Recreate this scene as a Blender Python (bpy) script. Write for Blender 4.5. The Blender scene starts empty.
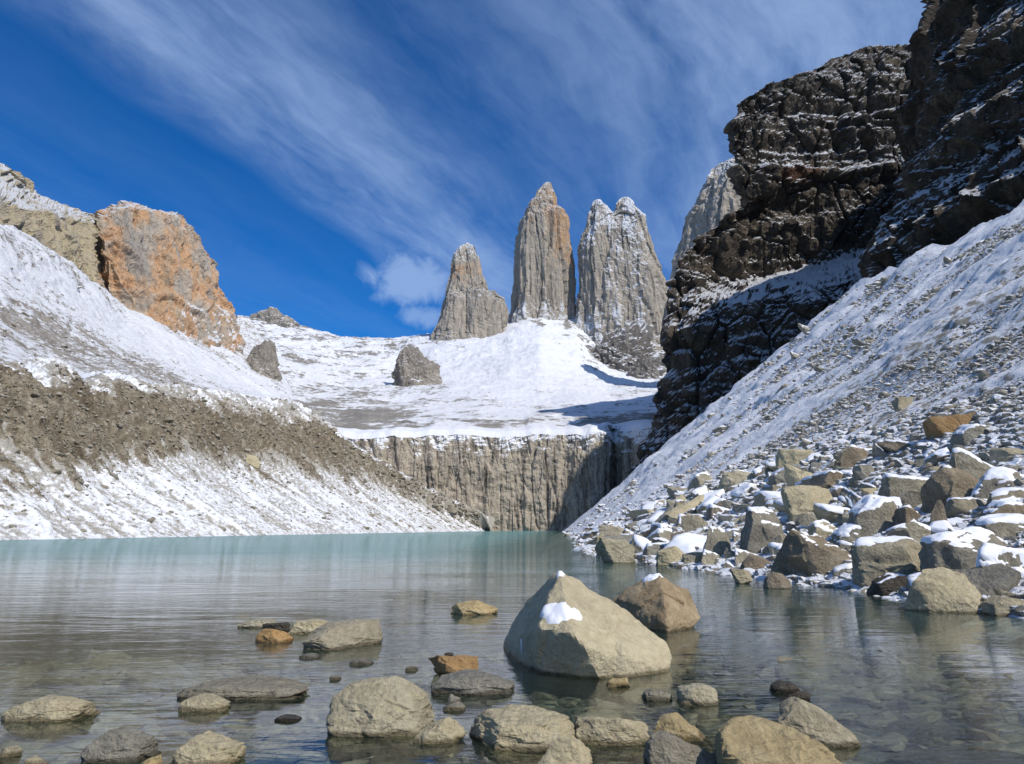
import bpy, bmesh, math, random
import numpy as np
from mathutils import Vector

C = bpy.context.scene
COL = C.collection
R = math.radians

# ------------------------------------------------------------------ camera
CAM_H = 1.6
F = 750.0
PITCH = math.atan(146.0 / F)
cam_d = bpy.data.cameras.new("camera")
cam_d.sensor_width = 36.0
cam_d.lens = 36.0 * F / 1024.0
cam_d.clip_start = 0.05
cam_d.clip_end = 20000.0
cam = bpy.data.objects.new("camera", cam_d)
cam.location = (0, 0, CAM_H)
cam.rotation_euler = (math.pi / 2 + PITCH, 0, 0)
COL.objects.link(cam)
C.camera = cam

# ------------------------------------------------------------------ light
SUN_DIR = Vector((0.49, -0.53, 0.69)).normalized()       # towards the sun
SUN_EL = math.asin(SUN_DIR.z)
SUN_AZ = math.atan2(SUN_DIR.x, SUN_DIR.y)                # clockwise from +Y
sl = bpy.data.lights.new("sun", 'SUN')
sl.energy = 4.5
sl.angle = R(0.5)
sl.color = (1.0, 0.94, 0.85)
so = bpy.data.objects.new("sun", sl)
so.rotation_euler = (-SUN_DIR).to_track_quat('-Z', 'Y').to_euler()
so.location = (60, -40, 80)
COL.objects.link(so)

C.view_settings.view_transform = 'Standard'
C.view_settings.look = 'None'
C.view_settings.gamma = 1.0
C.view_settings.use_curve_mapping = False
C.view_settings.exposure = 0.0
C.render.engine = 'CYCLES'
C.cycles.max_bounces = 6
C.cycles.diffuse_bounces = 3
C.cycles.glossy_bounces = 3
C.cycles.transparent_max_bounces = 8
C.cycles.use_denoising = True


class NT:
    """small wrapper to build node trees"""
    def __init__(self, tree):
        self.t = tree
        for n in list(tree.nodes):
            tree.nodes.remove(n)

    def n(self, kind, **kw):
        nd = self.t.nodes.new(kind)
        for k, v in kw.items():
            setattr(nd, k, v)
        return nd

    def l(self, a, b):
        self.t.links.new(a, b)

    def put(self, sock, v):
        if hasattr(v, 'is_output'):
            self.l(v, sock)
        else:
            sock.default_value = v

    def math(self, op, a, b=0.0, c=0.0, clamp=False):
        nd = self.n('ShaderNodeMath', operation=op)
        nd.use_clamp = clamp
        self.put(nd.inputs[0], a)
        self.put(nd.inputs[1], b)
        self.put(nd.inputs[2], c)
        return nd.outputs[0]

    def noise(self, vec, scale, detail=4.0, rough=0.55, dist=0.0):
        nd = self.n('ShaderNodeTexNoise')
        nd.inputs['Scale'].default_value = scale
        nd.inputs['Detail'].default_value = detail
        nd.inputs['Roughness'].default_value = rough
        nd.inputs['Distortion'].default_value = dist
        if vec is not None:
            self.l(vec, nd.inputs['Vector'])
        return nd.outputs['Fac']

    def mapping(self, vec, scale=(1, 1, 1), rot=(0, 0, 0), loc=(0, 0, 0)):
        nd = self.n('ShaderNodeMapping')
        nd.inputs['Scale'].default_value = scale
        nd.inputs['Rotation'].default_value = rot
        nd.inputs['Location'].default_value = loc
        self.l(vec, nd.inputs['Vector'])
        return nd.outputs[0]

    def rng(self, v, a, b, c=0.0, d=1.0, smooth=True):
        nd = self.n('ShaderNodeMapRange')
        nd.interpolation_type = 'SMOOTHSTEP' if smooth else 'LINEAR'
        self.put(nd.inputs['Value'], v)
        for k, x in zip(('From Min', 'From Max', 'To Min', 'To Max'), (a, b, c, d)):
            self.put(nd.inputs[k], x)
        return nd.outputs[0]

    def ramp(self, v, stops, interp='LINEAR'):
        nd = self.n('ShaderNodeValToRGB')
        cr = nd.color_ramp
        cr.interpolation = interp
        while len(cr.elements) > 1:
            cr.elements.remove(cr.elements[-1])
        for i, (p, c) in enumerate(stops):
            e = cr.elements[0] if i == 0 else cr.elements.new(p)
            e.position = p
            e.color = (*c, 1.0) if len(c) == 3 else c
        self.put(nd.inputs[0], v)
        return nd.outputs[0]

    def mix(self, f, a, b, mode='MIX'):
        nd = self.n('ShaderNodeMix', data_type='RGBA', blend_type=mode)
        self.put(nd.inputs[0], f)
        self.put(nd.inputs[6], a if hasattr(a, 'is_output') else (*a, 1.0))
        self.put(nd.inputs[7], b if hasattr(b, 'is_output') else (*b, 1.0))
        return nd.outputs[2]

    def attr(self, name):
        nd = self.n('ShaderNodeAttribute')
        nd.attribute_name = name
        return nd.outputs['Fac']


# ------------------------------------------------------------------ sky
world = bpy.data.worlds.new("World")
C.world = world
world.use_nodes = True
w = NT(world.node_tree)
sky = w.n('ShaderNodeTexSky')
sky.sky_type = 'NISHITA'
sky.sun_disc = False
sky.sun_elevation = SUN_EL
sky.sun_rotation = SUN_AZ
sky.altitude = 1500.0
sky.air_density = 1.0
sky.dust_density = 0.25
sky.ozone_density = 3.5
tc = w.n('ShaderNodeTexCoord')
sep = w.n('ShaderNodeSeparateXYZ')
w.l(tc.outputs['Generated'], sep.inputs[0])
dz = w.math('ADD', w.math('MAXIMUM', sep.outputs[2], 0.0), 0.15)
u = w.math('DIVIDE', sep.outputs[0], dz)
v = w.math('DIVIDE', sep.outputs[1], dz)
s_ = w.math('ADD', w.math('MULTIPLY', u, 0.45), w.math('MULTIPLY', v, 0.89))
t_ = w.math('SUBTRACT', w.math('MULTIPLY', u, 0.89), w.math('MULTIPLY', v, 0.45))
cmb = w.n('ShaderNodeCombineXYZ')
w.l(s_, cmb.inputs[0])
w.l(t_, cmb.inputs[1])
warp = w.noise(cmb.outputs[0], 1.6, 3.0, 0.5)
tw = w.math('ADD', t_, w.math('MULTIPLY', w.math('SUBTRACT', warp, 0.5), 0.22))
cmb2 = w.n('ShaderNodeCombineXYZ')
w.l(w.math('MULTIPLY', s_, 0.9), cmb2.inputs[0])
w.l(w.math('MULTIPLY', tw, 4.2), cmb2.inputs[1])
streak = w.noise(cmb2.outputs[0], 1.4, 8.0, 0.58, 0.25)
cmb3 = w.n('ShaderNodeCombineXYZ')
w.l(w.math('MULTIPLY', s_, 6.0), cmb3.inputs[0])
w.l(w.math('MULTIPLY', tw, 11.0), cmb3.inputs[1])
fine = w.noise(cmb3.outputs[0], 2.0, 6.0, 0.62, 0.4)
# amount of cirrus across the streaks (t): clear on the left, veil over the middle and right
prof = w.ramp(w.math('DIVIDE', w.math('ADD', tw, 2.2), 3.2),
              [(0.0, (.10,) * 3), (0.24, (.07,) * 3), (0.322, (.02,) * 3), (0.350, (.46,) * 3), (0.41, (.44,) * 3),
               (0.475, (.14,) * 3), (0.53, (.22,) * 3), (0.62, (.46,) * 3), (0.8, (.55,) * 3), (1.0, (.55,) * 3)])
mod = w.math('ADD', w.rng(streak, 0.30, 0.70, 0.30, 1.20), w.math('MULTIPLY', w.math('SUBTRACT', fine, 0.5), 0.8))
dens = w.math('MULTIPLY', prof, mod, clamp=True)


def puff(c, r, stretch):
    mp = w.n('ShaderNodeVectorMath', operation='SUBTRACT')
    w.l(tc.outputs['Generated'], mp.inputs[0])
    mp.inputs[1].default_value = c
    m2 = w.n('ShaderNodeVectorMath', operation='MULTIPLY')
    w.l(mp.outputs[0], m2.inputs[0])
    m2.inputs[1].default_value = stretch
    ln = w.n('ShaderNodeVectorMath', operation='LENGTH')
    w.l(m2.outputs[0], ln.inputs[0])
    nz = w.noise(tc.outputs['Generated'], 26.0, 5.0, 0.6, 0.6)
    return w.rng(w.math('ADD', w.math('DIVIDE', ln.outputs['Value'], r), w.math('MULTIPLY', w.math('SUBTRACT', nz, 0.5), 1.7)), 0.35, 1.15, 1.0, 0.0)


def raydir(px, py):
    dx = (px - 512.0) / F
    dy = (382.0 - py) / F
    return Vector((dx, math.cos(PITCH) - dy * math.sin(PITCH), math.sin(PITCH) + dy * math.cos(PITCH)))


pf = w.math('MAXIMUM', puff(raydir(413, 280).normalized(), 0.055, (0.85, 1, 1.5)),
            w.math('MULTIPLY', puff(raydir(426, 316).normalized(), 0.035, (0.8, 1, 2.2)), 0.8))
dens = w.math('MAXIMUM', dens, w.math('MULTIPLY', pf, 0.62))
SKY_STRENGTH = 0.10
tint = w.mix(1.0, sky.outputs[0], (0.07, 0.64, 1.22), 'MULTIPLY')
skyc = w.mix(dens, tint, (4.0, 5.6, 8.6))
bg = w.n('ShaderNodeBackground')
w.l(skyc, bg.inputs[0])
bg.inputs[1].default_value = SKY_STRENGTH
wo = w.n('ShaderNodeOutputWorld')
w.l(bg.outputs[0], wo.inputs[0])


# ------------------------------------------------------------------ geometry helpers
def P(px, py, Y):
    d = raydir(px, py)
    k = Y / d.y
    return np.array((d.x * k, Y, CAM_H + d.z * k))


def W(x, y, z):
    return np.array((x, y, z), float)


def project(p):
    q = np.asarray(p, float) - np.array((0, 0, CAM_H))
    c, s = math.cos(PITCH), math.sin(PITCH)
    fwd = np.maximum(q[..., 1] * c + q[..., 2] * s, 0.3)
    up = -q[..., 1] * s + q[..., 2] * c
    return np.stack((512 + F * q[..., 0] / fwd, 382 - F * up / fwd), -1)


def hsh(ix, iy, iz, seed):
    with np.errstate(over='ignore'):
        n = (ix.astype(np.uint32) * np.uint32(374761393) + iy.astype(np.uint32) * np.uint32(668265263)
             + iz.astype(np.uint32) * np.uint32(2246822519) + np.uint32((seed * 3266489917) & 0xffffffff))
        n = (n ^ (n >> np.uint32(15))) * np.uint32(2246822519)
        n = (n ^ (n >> np.uint32(13))) * np.uint32(3266489917)
        n = n ^ (n >> np.uint32(16))
    return n


def h01(ix, iy, iz, seed):
    return hsh(ix, iy, iz, seed).astype(np.float64) / 4294967295.0


def gnoise(p, seed=0):
    """gradient noise about -1..1 at points p (n,3)"""
    i = np.floor(p).astype(np.int64)
    f = p - i
    wgt = f * f * f * (f * (f * 6 - 15) + 10)
    out = np.zeros(len(p))
    for dx in (0, 1):
        wx = wgt[:, 0] if dx else 1 - wgt[:, 0]
        for dy in (0, 1):
            wy = wgt[:, 1] if dy else 1 - wgt[:, 1]
            for dz in (0, 1):
                wz = wgt[:, 2] if dz else 1 - wgt[:, 2]
                h = hsh(i[:, 0] + dx, i[:, 1] + dy, i[:, 2] + dz, seed)
                gx = (h & np.uint32(1023)).astype(float) / 511.5 - 1
                gy = ((h >> np.uint32(10)) & np.uint32(1023)).astype(float) / 511.5 - 1
                gz = ((h >> np.uint32(20)) & np.uint32(1023)).astype(float) / 511.5 - 1
                out += wx * wy * wz * (gx * (f[:, 0] - dx) + gy * (f[:, 1] - dy) + gz * (f[:, 2] - dz))
    return out * 1.5


def fbm(p, octv=5, seed=0, gain=0.5, lac=2.03, ridged=False):
    p = np.asarray(p, float)
    a, tot, out = 1.0, 0.0, np.zeros(len(p))
    for k in range(octv):
        n = gnoise(p, seed + k * 17)
        if ridged:
            n = 1 - 2 * np.abs(n)
        out += a * n
        tot += a
        a *= gain
        p = p * lac
    return out / tot * 1.3


def cells(p, seed=0):
    """cellular noise: (random value of the nearest cell, edge distance F2-F1)"""
    i = np.floor(p).astype(np.int64)
    f1 = np.full(len(p), 9.0)
    f2 = np.full(len(p), 9.0)
    val = np.zeros(len(p))
    for dx in (-1, 0, 1):
        for dy in (-1, 0, 1):
            for dz in (-1, 0, 1):
                cx, cy, cz = i[:, 0] + dx, i[:, 1] + dy, i[:, 2] + dz
                h = hsh(cx, cy, cz, seed)
                jx = (h & np.uint32(1023)).astype(float) / 1023
                jy = ((h >> np.uint32(10)) & np.uint32(1023)).astype(float) / 1023
                jz = ((h >> np.uint32(20)) & np.uint32(1023)).astype(float) / 1023
                d = np.sqrt((cx + jx - p[:, 0]) ** 2 + (cy + jy - p[:, 1]) ** 2 + (cz + jz - p[:, 2]) ** 2)
                near = d < f1
                f2 = np.where(near, f1, np.minimum(f2, d))
                val = np.where(near, h01(cx, cy, cz, seed + 99), val)
                f1 = np.where(near, d, f1)
    return val, f2 - f1


def sstep(x, a, b):
    t = np.clip((x - a) / (b - a), 0, 1)
    return t * t * (3 - 2 * t)


def loft(rows, nu, nv, smooth=0):
    """rows: m lists of n control points, interpolated to an (nv, nu, 3) grid spaced evenly in view"""
    A = np.array(rows, float)
    pr = project(A)
    du = np.linalg.norm(np.diff(pr, axis=1), axis=2).mean(0) + 1.0
    dv = np.linalg.norm(np.diff(pr, axis=0), axis=2).mean(1) + 1.0
    uu = np.concatenate(([0], np.cumsum(np.minimum(du, 400))))
    vv = np.concatenate(([0], np.cumsum(np.minimum(dv, 400))))
    us = np.linspace(0, uu[-1], nu)
    vs = np.linspace(0, vv[-1], nv)
    B = np.empty((A.shape[0], nu, 3))
    for r in range(A.shape[0]):
        for k in range(3):
            B[r, :, k] = np.interp(us, uu, A[r, :, k])
    G = np.empty((nv, nu, 3))
    for k in range(3):
        for c in range(nu):
            G[:, c, k] = np.interp(vs, vv, B[:, c, k])
    for _ in range(smooth):
        H = G.copy()
        H[1:-1] = (G[:-2] + 2 * G[1:-1] + G[2:]) / 4
        G = H.copy()
        G[:, 1:-1] = (H[:, :-2] + 2 * H[:, 1:-1] + H[:, 2:]) / 4
    return G


def gnormals(G, out=None):
    dU = np.gradient(G, axis=1)
    dV = np.gradient(G, axis=0)
    n = np.cross(dU, dV)
    n /= np.linalg.norm(n, axis=2, keepdims=True) + 1e-9
    ref = np.array((0, 0, CAM_H)) - G
    if np.sum(np.sum(n * ref, axis=2) > 0) < n.shape[0] * n.shape[1] / 2:
        n = -n
    return n


def link_mesh(name, V, faces, mat=None, smooth=True, parent=None, attrs=None):
    me = bpy.data.meshes.new(name)
    V = np.asarray(V, np.float32)
    if isinstance(faces, np.ndarray):
        k = faces.shape[1]
        nf = len(faces)
        me.vertices.add(len(V))
        me.vertices.foreach_set('co', V.ravel())
        me.loops.add(nf * k)
        me.loops.foreach_set('vertex_index', faces.astype(np.int32).ravel())
        me.polygons.add(nf)
        me.polygons.foreach_set('loop_start', np.arange(0, nf * k, k, dtype=np.int32))
        me.polygons.foreach_set('loop_total', np.full(nf, k, np.int32))
        me.update(calc_edges=True)
    else:
        me.from_pydata([tuple(v) for v in V], [], faces)
    me.polygons.foreach_set('use_smooth', np.full(len(me.polygons), bool(smooth)))
    for an, av in (attrs or {}).items():
        at = me.attributes.new(an, 'FLOAT', 'POINT')
        at.data.foreach_set('value', np.asarray(av, np.float32).ravel())
    me.validate()
    if mat:
        me.materials.append(mat)
    o = bpy.data.objects.new(name, me)
    COL.objects.link(o)
    if parent:
        o.parent = parent
    return o


def grid_faces(nv, nu, wrap=False):
    r = np.arange(nv - 1)[:, None]
    c = np.arange(nu if wrap else nu - 1)[None, :]
    c2 = (c + 1) % nu
    a = r * nu + c
    b = r * nu + c2
    d = (r + 1) * nu + c
    e = (r + 1) * nu + c2
    return np.stack((a, b, e, d), -1).reshape(-1, 4)


def grid_obj(name, G, mat, smooth=True, attrs=None, flip=False):
    nv, nu = G.shape[:2]
    f = grid_faces(nv, nu)
    if flip:
        f = f[:, ::-1]
    return link_mesh(name, G.reshape(-1, 3), f, mat, smooth, None, attrs)


def tag(o, label=None, cat=None, group=None, kind=None):
    if label:
        o['label'] = label
    if cat:
        o['category'] = cat
    if group:
        o['group'] = group
    if kind:
        o['kind'] = kind
    return o


# ------------------------------------------------------------------ materials
SNOW = (0.70, 0.72, 0.76)


def rock_mat(name, cols, scale=1.0, stretch=(1, 1, 1), cols2=None, snow=None, bump=0.5, bump_scale=None, rough=0.9,
             fine=0.35, rand=0.0, wet=False, shade_dirt=None, coord='Object', cracks=None, stain=None, bump_dist=None, spots=None):
    """cols: 3-4 colours through a noise; cols2: second palette picked by the 'tone' attribute;
    snow: dict(nz, attr, noise, thr, soft, scale)"""
    m = bpy.data.materials.new(name)
    m.use_nodes = True
    t = NT(m.node_tree)
    tcn = t.n('ShaderNodeTexCoord')
    co = tcn.outputs[coord]
    sv = t.mapping(co, stretch)
    n1 = t.noise(sv, scale, 6.0, 0.6, 0.3)
    k = len(cols)
    st = [(0.28 + 0.44 * i / (k - 1), c) for i, c in enumerate(cols)]
    base = t.ramp(n1, st)
    if cols2:
        n1b = t.noise(co, scale * 1.3, 6.0, 0.62, 0.2)
        k2 = len(cols2)
        b2 = t.ramp(n1b, [(0.28 + 0.44 * i / (k2 - 1), c) for i, c in enumerate(cols2)])
        nt = t.noise(co, scale * 2.1, 5.0, 0.6)
        tf = t.rng(t.math('ADD', t.attr('tone'), t.math('MULTIPLY', t.math('SUBTRACT', nt, 0.5), 0.9)), 0.35, 0.65)
        base = t.mix(tf, base, b2)
    if stain:                                            # mineral stains with a shape of their own
        ns = t.noise(t.mapping(co, stain['stretch']), stain['scale'], 5.0, 0.6, 0.6)
        base = t.mix(t.rng(ns, stain['a'], stain['b'], 0.0, stain.get('amt', 0.8)), base, stain['col'])
    n2 = t.noise(sv, scale * 9.0, 8.0, 0.7)
    base = t.mix(1.0, base, t.ramp(n2, [(0.3, (1 - fine,) * 3), (0.7, (1 + fine * 0.6,) * 3)]), 'MULTIPLY')
    if shade_dirt:                                             # runnel shading painted into the colour, plus darker earth patches
        base = t.mix(t.attr('shade_dirt'), base, t.mix(1.0, base, shade_dirt, 'MULTIPLY'))
    if spots:
        nsp = t.noise(co, spots['scale'], 3.0, 0.6)
        base = t.mix(t.rng(nsp, spots['a'], spots['b'], 0.0, spots['amt']), base, spots['col'])
    if cracks:
        vo = t.n('ShaderNodeTexVoronoi', feature='DISTANCE_TO_EDGE')
        vo.inputs['Scale'].default_value = cracks
        wv = t.n('ShaderNodeVectorMath', operation='ADD')
        nn = t.n('ShaderNodeTexNoise')
        nn.inputs['Scale'].default_value = cracks * 2.2
        t.l(sv, nn.inputs['Vector'])
        sc = t.n('ShaderNodeVectorMath', operation='SCALE')
        t.l(nn.outputs['Color'], sc.inputs[0])
        sc.inputs[3].default_value = 0.55 / cracks
        t.l(sv, wv.inputs[0])
        t.l(sc.outputs[0], wv.inputs[1])
        t.l(wv.outputs[0], vo.inputs['Vector'])
        crk = t.rng(vo.outputs['Distance'], 0.0, 0.035)
        base = t.mix(t.math('MULTIPLY', t.math('SUBTRACT', 1.0, crk), 0.45), base, (0.05, 0.045, 0.04))
    if rand:
        oi = t.n('ShaderNodeObjectInfo')
        base = t.mix(1.0, base, t.ramp(oi.outputs['Random'],
                                       [(0.0, (1 - rand, 1 - rand, 1 - rand * 0.9)), (0.3, (1.0, 0.97, 0.93)), (0.6, (1 + rand * .5, 1 + rand * 0.35, 1.0)),
                                        (0.8, (1 - rand * .5, 1 - rand * .45, 1 - rand * .35)), (1.0, (1 + rand * 0.3, 1 + rand * .3, 1 + rand * .3))]), 'MULTIPLY')
    rg = rough
    if wet:                                              # wet stone just above the waterline and under it
        gp = t.n('ShaderNodeNewGeometry')
        sp = t.n('ShaderNodeSeparateXYZ')
        t.l(gp.outputs['Position'], sp.inputs[0])
        nw = t.noise(gp.outputs['Position'], 6.0, 3.0)
        wf = t.rng(t.math('ADD', sp.outputs[2], t.math('MULTIPLY', t.math('SUBTRACT', nw, 0.5), -0.06)), 0.015, 0.05, 1.0, 0.0)
        base = t.mix(wf, base, t.mix(1.0, base, (0.42, 0.40, 0.36), 'MULTIPLY'))
        rg = t.rng(wf, 0, 1, rough, 0.25)
    b = t.n('ShaderNodeBsdfPrincipled')
    h = t.math('ADD', t.math('MULTIPLY', n2, 0.4), n1)
    if bump_scale:
        h = t.math('ADD', h, t.math('MULTIPLY', t.noise(co, bump_scale, 8.0, 0.7), 0.7))
    if cracks:
        h = t.math('ADD', h, t.math('MULTIPLY', crk, 0.35))
    if snow:
        gg = t.n('ShaderNodeNewGeometry')
        sz = t.n('ShaderNodeSeparateXYZ')
        t.l(gg.outputs['Normal'], sz.inputs[0])
        ns = t.noise(t.mapping(co, snow.get('stretch', (1, 1, 1))), snow.get('scale', 0.5), 7.0, 0.65)
        val = t.math('MULTIPLY', sz.outputs[2], snow.get('nz', 1.0))
        if snow.get('attr'):
            val = t.math('ADD', val, t.math('MULTIPLY', t.attr('snow'), snow['attr']))
        val = t.math('ADD', val, t.math('MULTIPLY', t.math('SUBTRACT', ns, 0.5), snow.get('noise', 0.6)))
        sf = t.rng(val, snow['thr'] - snow.get('soft', 0.08), snow['thr'] + snow.get('soft', 0.08))
        base = t.mix(sf, base, snow.get('col', SNOW))
        rg = t.mix(sf, (rough,) * 3, (0.65,) * 3) if not hasattr(rg, 'is_output') else rg
    t.l(base, b.inputs['Base Color'])
    t.put(b.inputs['Roughness'], rg)
    if not hasattr(rg, 'is_output'):
        b.inputs['Roughness'].default_value = rg
    b.inputs['Specular IOR Level'].default_value = 0.25
    bp = t.n('ShaderNodeBump')
    bp.inputs['Strength'].default_value = bump
    bp.inputs['Distance'].default_value = bump_dist if bump_dist else 0.35 / scale
    t.l(h, bp.inputs['Height'])
    t.l(bp.outputs[0], b.inputs['Normal'])
    o = t.n('ShaderNodeOutputMaterial')
    t.l(b.outputs[0], o.inputs[0])
    return m


def snow_mat(name, bump=0.3, scale=6.0):
    m = bpy.data.materials.new(name)
    m.use_nodes = True
    t = NT(m.node_tree)
    tcn = t.n('ShaderNodeTexCoord')
    n = t.noise(tcn.outputs['Object'], scale, 6.0, 0.6)
    b = t.n('ShaderNodeBsdfPrincipled')
    t.l(t.ramp(n, [(0.3, (0.70, 0.72, 0.77)), (0.7, (0.78, 0.79, 0.82))]), b.inputs['Base Color'])
    b.inputs['Roughness'].default_value = 0.6
    b.inputs['Specular IOR Level'].default_value = 0.3
    bp = t.n('ShaderNodeBump')
    bp.inputs['Strength'].default_value = bump
    bp.inputs['Distance'].default_value = 0.05
    t.l(n, bp.inputs['Height'])
    t.l(bp.outputs[0], b.inputs['Normal'])
    o = t.n('ShaderNodeOutputMaterial')
    t.l(b.outputs[0], o.inputs[0])
    return m


M_scree = rock_mat('snowy scree', [(.22, .20, .165), (.31, .285, .235), (.40, .37, .31)], 0.9, bump=0.8,
                   snow=dict(nz=0.25, attr=1.0, noise=1.6, thr=0.72, soft=0.08, scale=1.1), bump_scale=2.5)
M_moraine = rock_mat('moraine', [(.25, .235, .205), (.36, .34, .30), (.46, .44, .395)], 0.5, cols2=[(.080, .064, .045), (.145, .118, .082), (.22, .188, .138), (.34, .305, .24)],
                     snow=dict(nz=0.1, attr=1.0, noise=1.3, thr=0.60, soft=0.14, scale=0.9), bump=.5, bump_scale=3.0, fine=0.6, shade_dirt=(.50, .45, .40), bump_dist=.25, spots=dict(scale=1.1, a=.60, b=.68, amt=.7, col=(.40, .36, .29)))
M_upper = rock_mat('upper slope', [(.20, .18, .16), (.30, .27, .235), (.38, .35, .31)], 0.12,
                   snow=dict(nz=0.35, attr=1.0, noise=1.5, thr=0.82, soft=0.14, scale=0.45), bump=0.8, bump_scale=0.4)
M_field = rock_mat('snowfield', [(.17, .16, .15), (.25, .235, .21), (.33, .31, .28)], 0.05,
                   snow=dict(nz=0.5, attr=1.0, noise=1.0, thr=0.76, soft=0.1, scale=0.16), bump=0.5, bump_scale=0.3)
M_head = rock_mat('headwall granite', [(.19, .165, .135), (.33, .285, .225), (.42, .37, .295), (.26, .23, .19)], 0.50, stretch=(1, 1, 0.035),
                  stain=dict(stretch=(1, 1, 0.05), scale=0.34, a=0.49, b=0.62, col=(.12, .105, .088), amt=0.85),
                  snow=dict(nz=1.0, attr=1.0, noise=0.5, thr=0.85, soft=0.1, scale=0.3), bump=0.8, bump_scale=0.4)
M_spire = rock_mat('spire granite', [(.27, .24, .21), (.38, .34, .285), (.45, .395, .32), (.33, .30, .27)], 0.035, stretch=(1, 1, 0.16),
                   stain=dict(stretch=(1, 1, .05), scale=0.055, a=0.56, b=0.64, col=(.15, .14, .13), amt=.75), cols2=[(.42, .27, .16), (.50, .33, .20), (.46, .37, .28)],
                   snow=dict(nz=1.1, attr=1.0, noise=0.9, thr=0.80, soft=0.12, scale=0.16, stretch=(1, 1, .35)), bump=0.9, bump_scale=0.12, fine=0.3)
M_orange = rock_mat('orange cliff rock', [(.54, .46, .36), (.50, .35, .22), (.60, .36, .20), (.52, .42, .32), (.44, .40, .35), (.54, .40, .26)], 0.040, stretch=(1, 1, 0.5),
                    cols2=[(.48, .41, .28), (.50, .42, .28), (.42, .375, .30)],
                    stain=dict(stretch=(1, 1, 0.3), scale=0.030, a=0.52, b=0.62, col=(.33, .305, .275), amt=0.8),
                    snow=dict(nz=1.0, attr=1.0, noise=0.6, thr=0.88, soft=0.1, scale=0.08), bump=0.9, bump_scale=0.1, fine=0.3)
M_dark = rock_mat('dark cliff rock', [(.040, .034, .029), (.075, .062, .050), (.13, .107, .082), (.23, .185, .13)], 0.07, stretch=(1, 1, 1.3),
                  cols2=[(.13, .055, .032), (.16, .09, .055), (.07, .05, .04)],
                  snow=dict(nz=1.25, attr=1.0, noise=0.75, thr=0.76, soft=0.12, scale=0.09, stretch=(.6, .6, 2.2)), bump=1.0, bump_scale=0.35, fine=0.5)
M_knob = rock_mat('grey outcrop rock', [(.20, .18, .155), (.30, .27, .23), (.37, .33, .27)], 0.06, stretch=(1, 1, 0.35),
                  snow=dict(nz=1.0, noise=0.9, thr=0.62, soft=0.1, scale=0.1), bump=0.9, bump_scale=0.2)

M_rib = rock_mat('snow-laced rib rock', [(.11, .10, .09), (.18, .165, .15), (.26, .24, .21)], 0.06, stretch=(1, 1, 0.35),
                 snow=dict(nz=1.0, noise=1.4, thr=0.52, soft=0.1, scale=0.09, stretch=(1, 1, .6)), bump=0.9, bump_scale=0.2)

# ------------------------------------------------------------------ lake shape
Y_SH = [-30, 8, 14, 16, 20, 23, 30, 44, 70, 120, 171, 300, 375, 400, 440]
X_SH = [14, 9.8, 9.2, 9.1, 9.4, 8.7, 7.6, 5.2, 6.3, 10, 13, 20, 25, 28, 30]
YT = [-30, 8, 60, 130, 180, 230, 290, 340, 375, 400, 440]
XT = [62, 60, 74, 92, 100, 108, 89, 68, 45, 34, 36]
ZT = [36, 39, 45, 58, 67, 76, 56, 37, 14, 6, 4]


def scree_z(x, y):
    xs = np.interp(y, Y_SH, X_SH)
    Dt = np.interp(y, YT, XT) - xs
    zt = np.interp(y, YT, ZT)
    D = x - xs
    e = np.interp(y, [40, 160], [1.25, 1.03])
    tt = np.maximum(D, 0) / Dt
    z = zt * np.where(tt < 1, tt ** e, 1 + e * (tt - 1))
    return np.where(D < 0, 0.42 * D, z)


def bed_z(x, y):
    """lake bed height, before the right-hand slope is joined on"""
    z = np.interp(y, [-40, 1.0, 3.5, 5, 9, 12, 18, 40, 80, 3000], [3.0, 0.35, -0.04, -0.13, -0.26, -0.46, -1.2, -5, -8, -8])
    side = np.interp(x, [-9, -4, 1, 9], [-0.10, -0.06, 0.0, 0.04])
    return z + side * sstep(y, 2, 6)


# ------------------------------------------------------------------ ground / lake bed
def axis(a, b, n, near):
    t = np.linspace(-1, 1, n)
    s = np.sign(t) * np.abs(t) ** 3
    return np.where(s < 0, -s * (a - near) + near, s * (b - near) + near)


xs = np.unique(np.concatenate((np.linspace(-12, 14, 260), np.linspace(-4000, -12.5, 60), np.linspace(14.5, 4000, 60))))
ys = np.unique(np.concatenate((np.linspace(-3, 20, 230), np.linspace(-4000, -3.5, 40), np.linspace(21, 4000, 90))))
X, Yg = np.meshgrid(xs, ys)
bz = bed_z(X, Yg)
pp = np.stack((X.ravel(), Yg.ravel(), np.zeros(X.size)), 1)
near = (np.abs(pp[:, 0]) < 16) & (pp[:, 1] > -3) & (pp[:, 1] < 22)
nz = np.zeros(len(pp))
q = pp[near]
cv, ce = cells(q * np.array((2.6, 2.6, 1)), 5)
nz[near] = 0.05 * fbm(q * 1.3, 4, 3) + 0.05 * (cv - 0.5) * sstep(ce, 0, 0.15)
ground = np.stack((X, Yg, bz + nz.reshape(X.shape)), -1)
M_bed = rock_mat('lake bed stones', [(.095, .095, .075), (.17, .17, .138), (.27, .265, .22)], 2.2, bump=0.7, bump_scale=9.0, cracks=2.4, fine=0.4)
o = grid_obj('lake_bed', ground, M_bed, True)
tag(o, 'brown stony bed under the clear shallow lake water', kind='structure')

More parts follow.
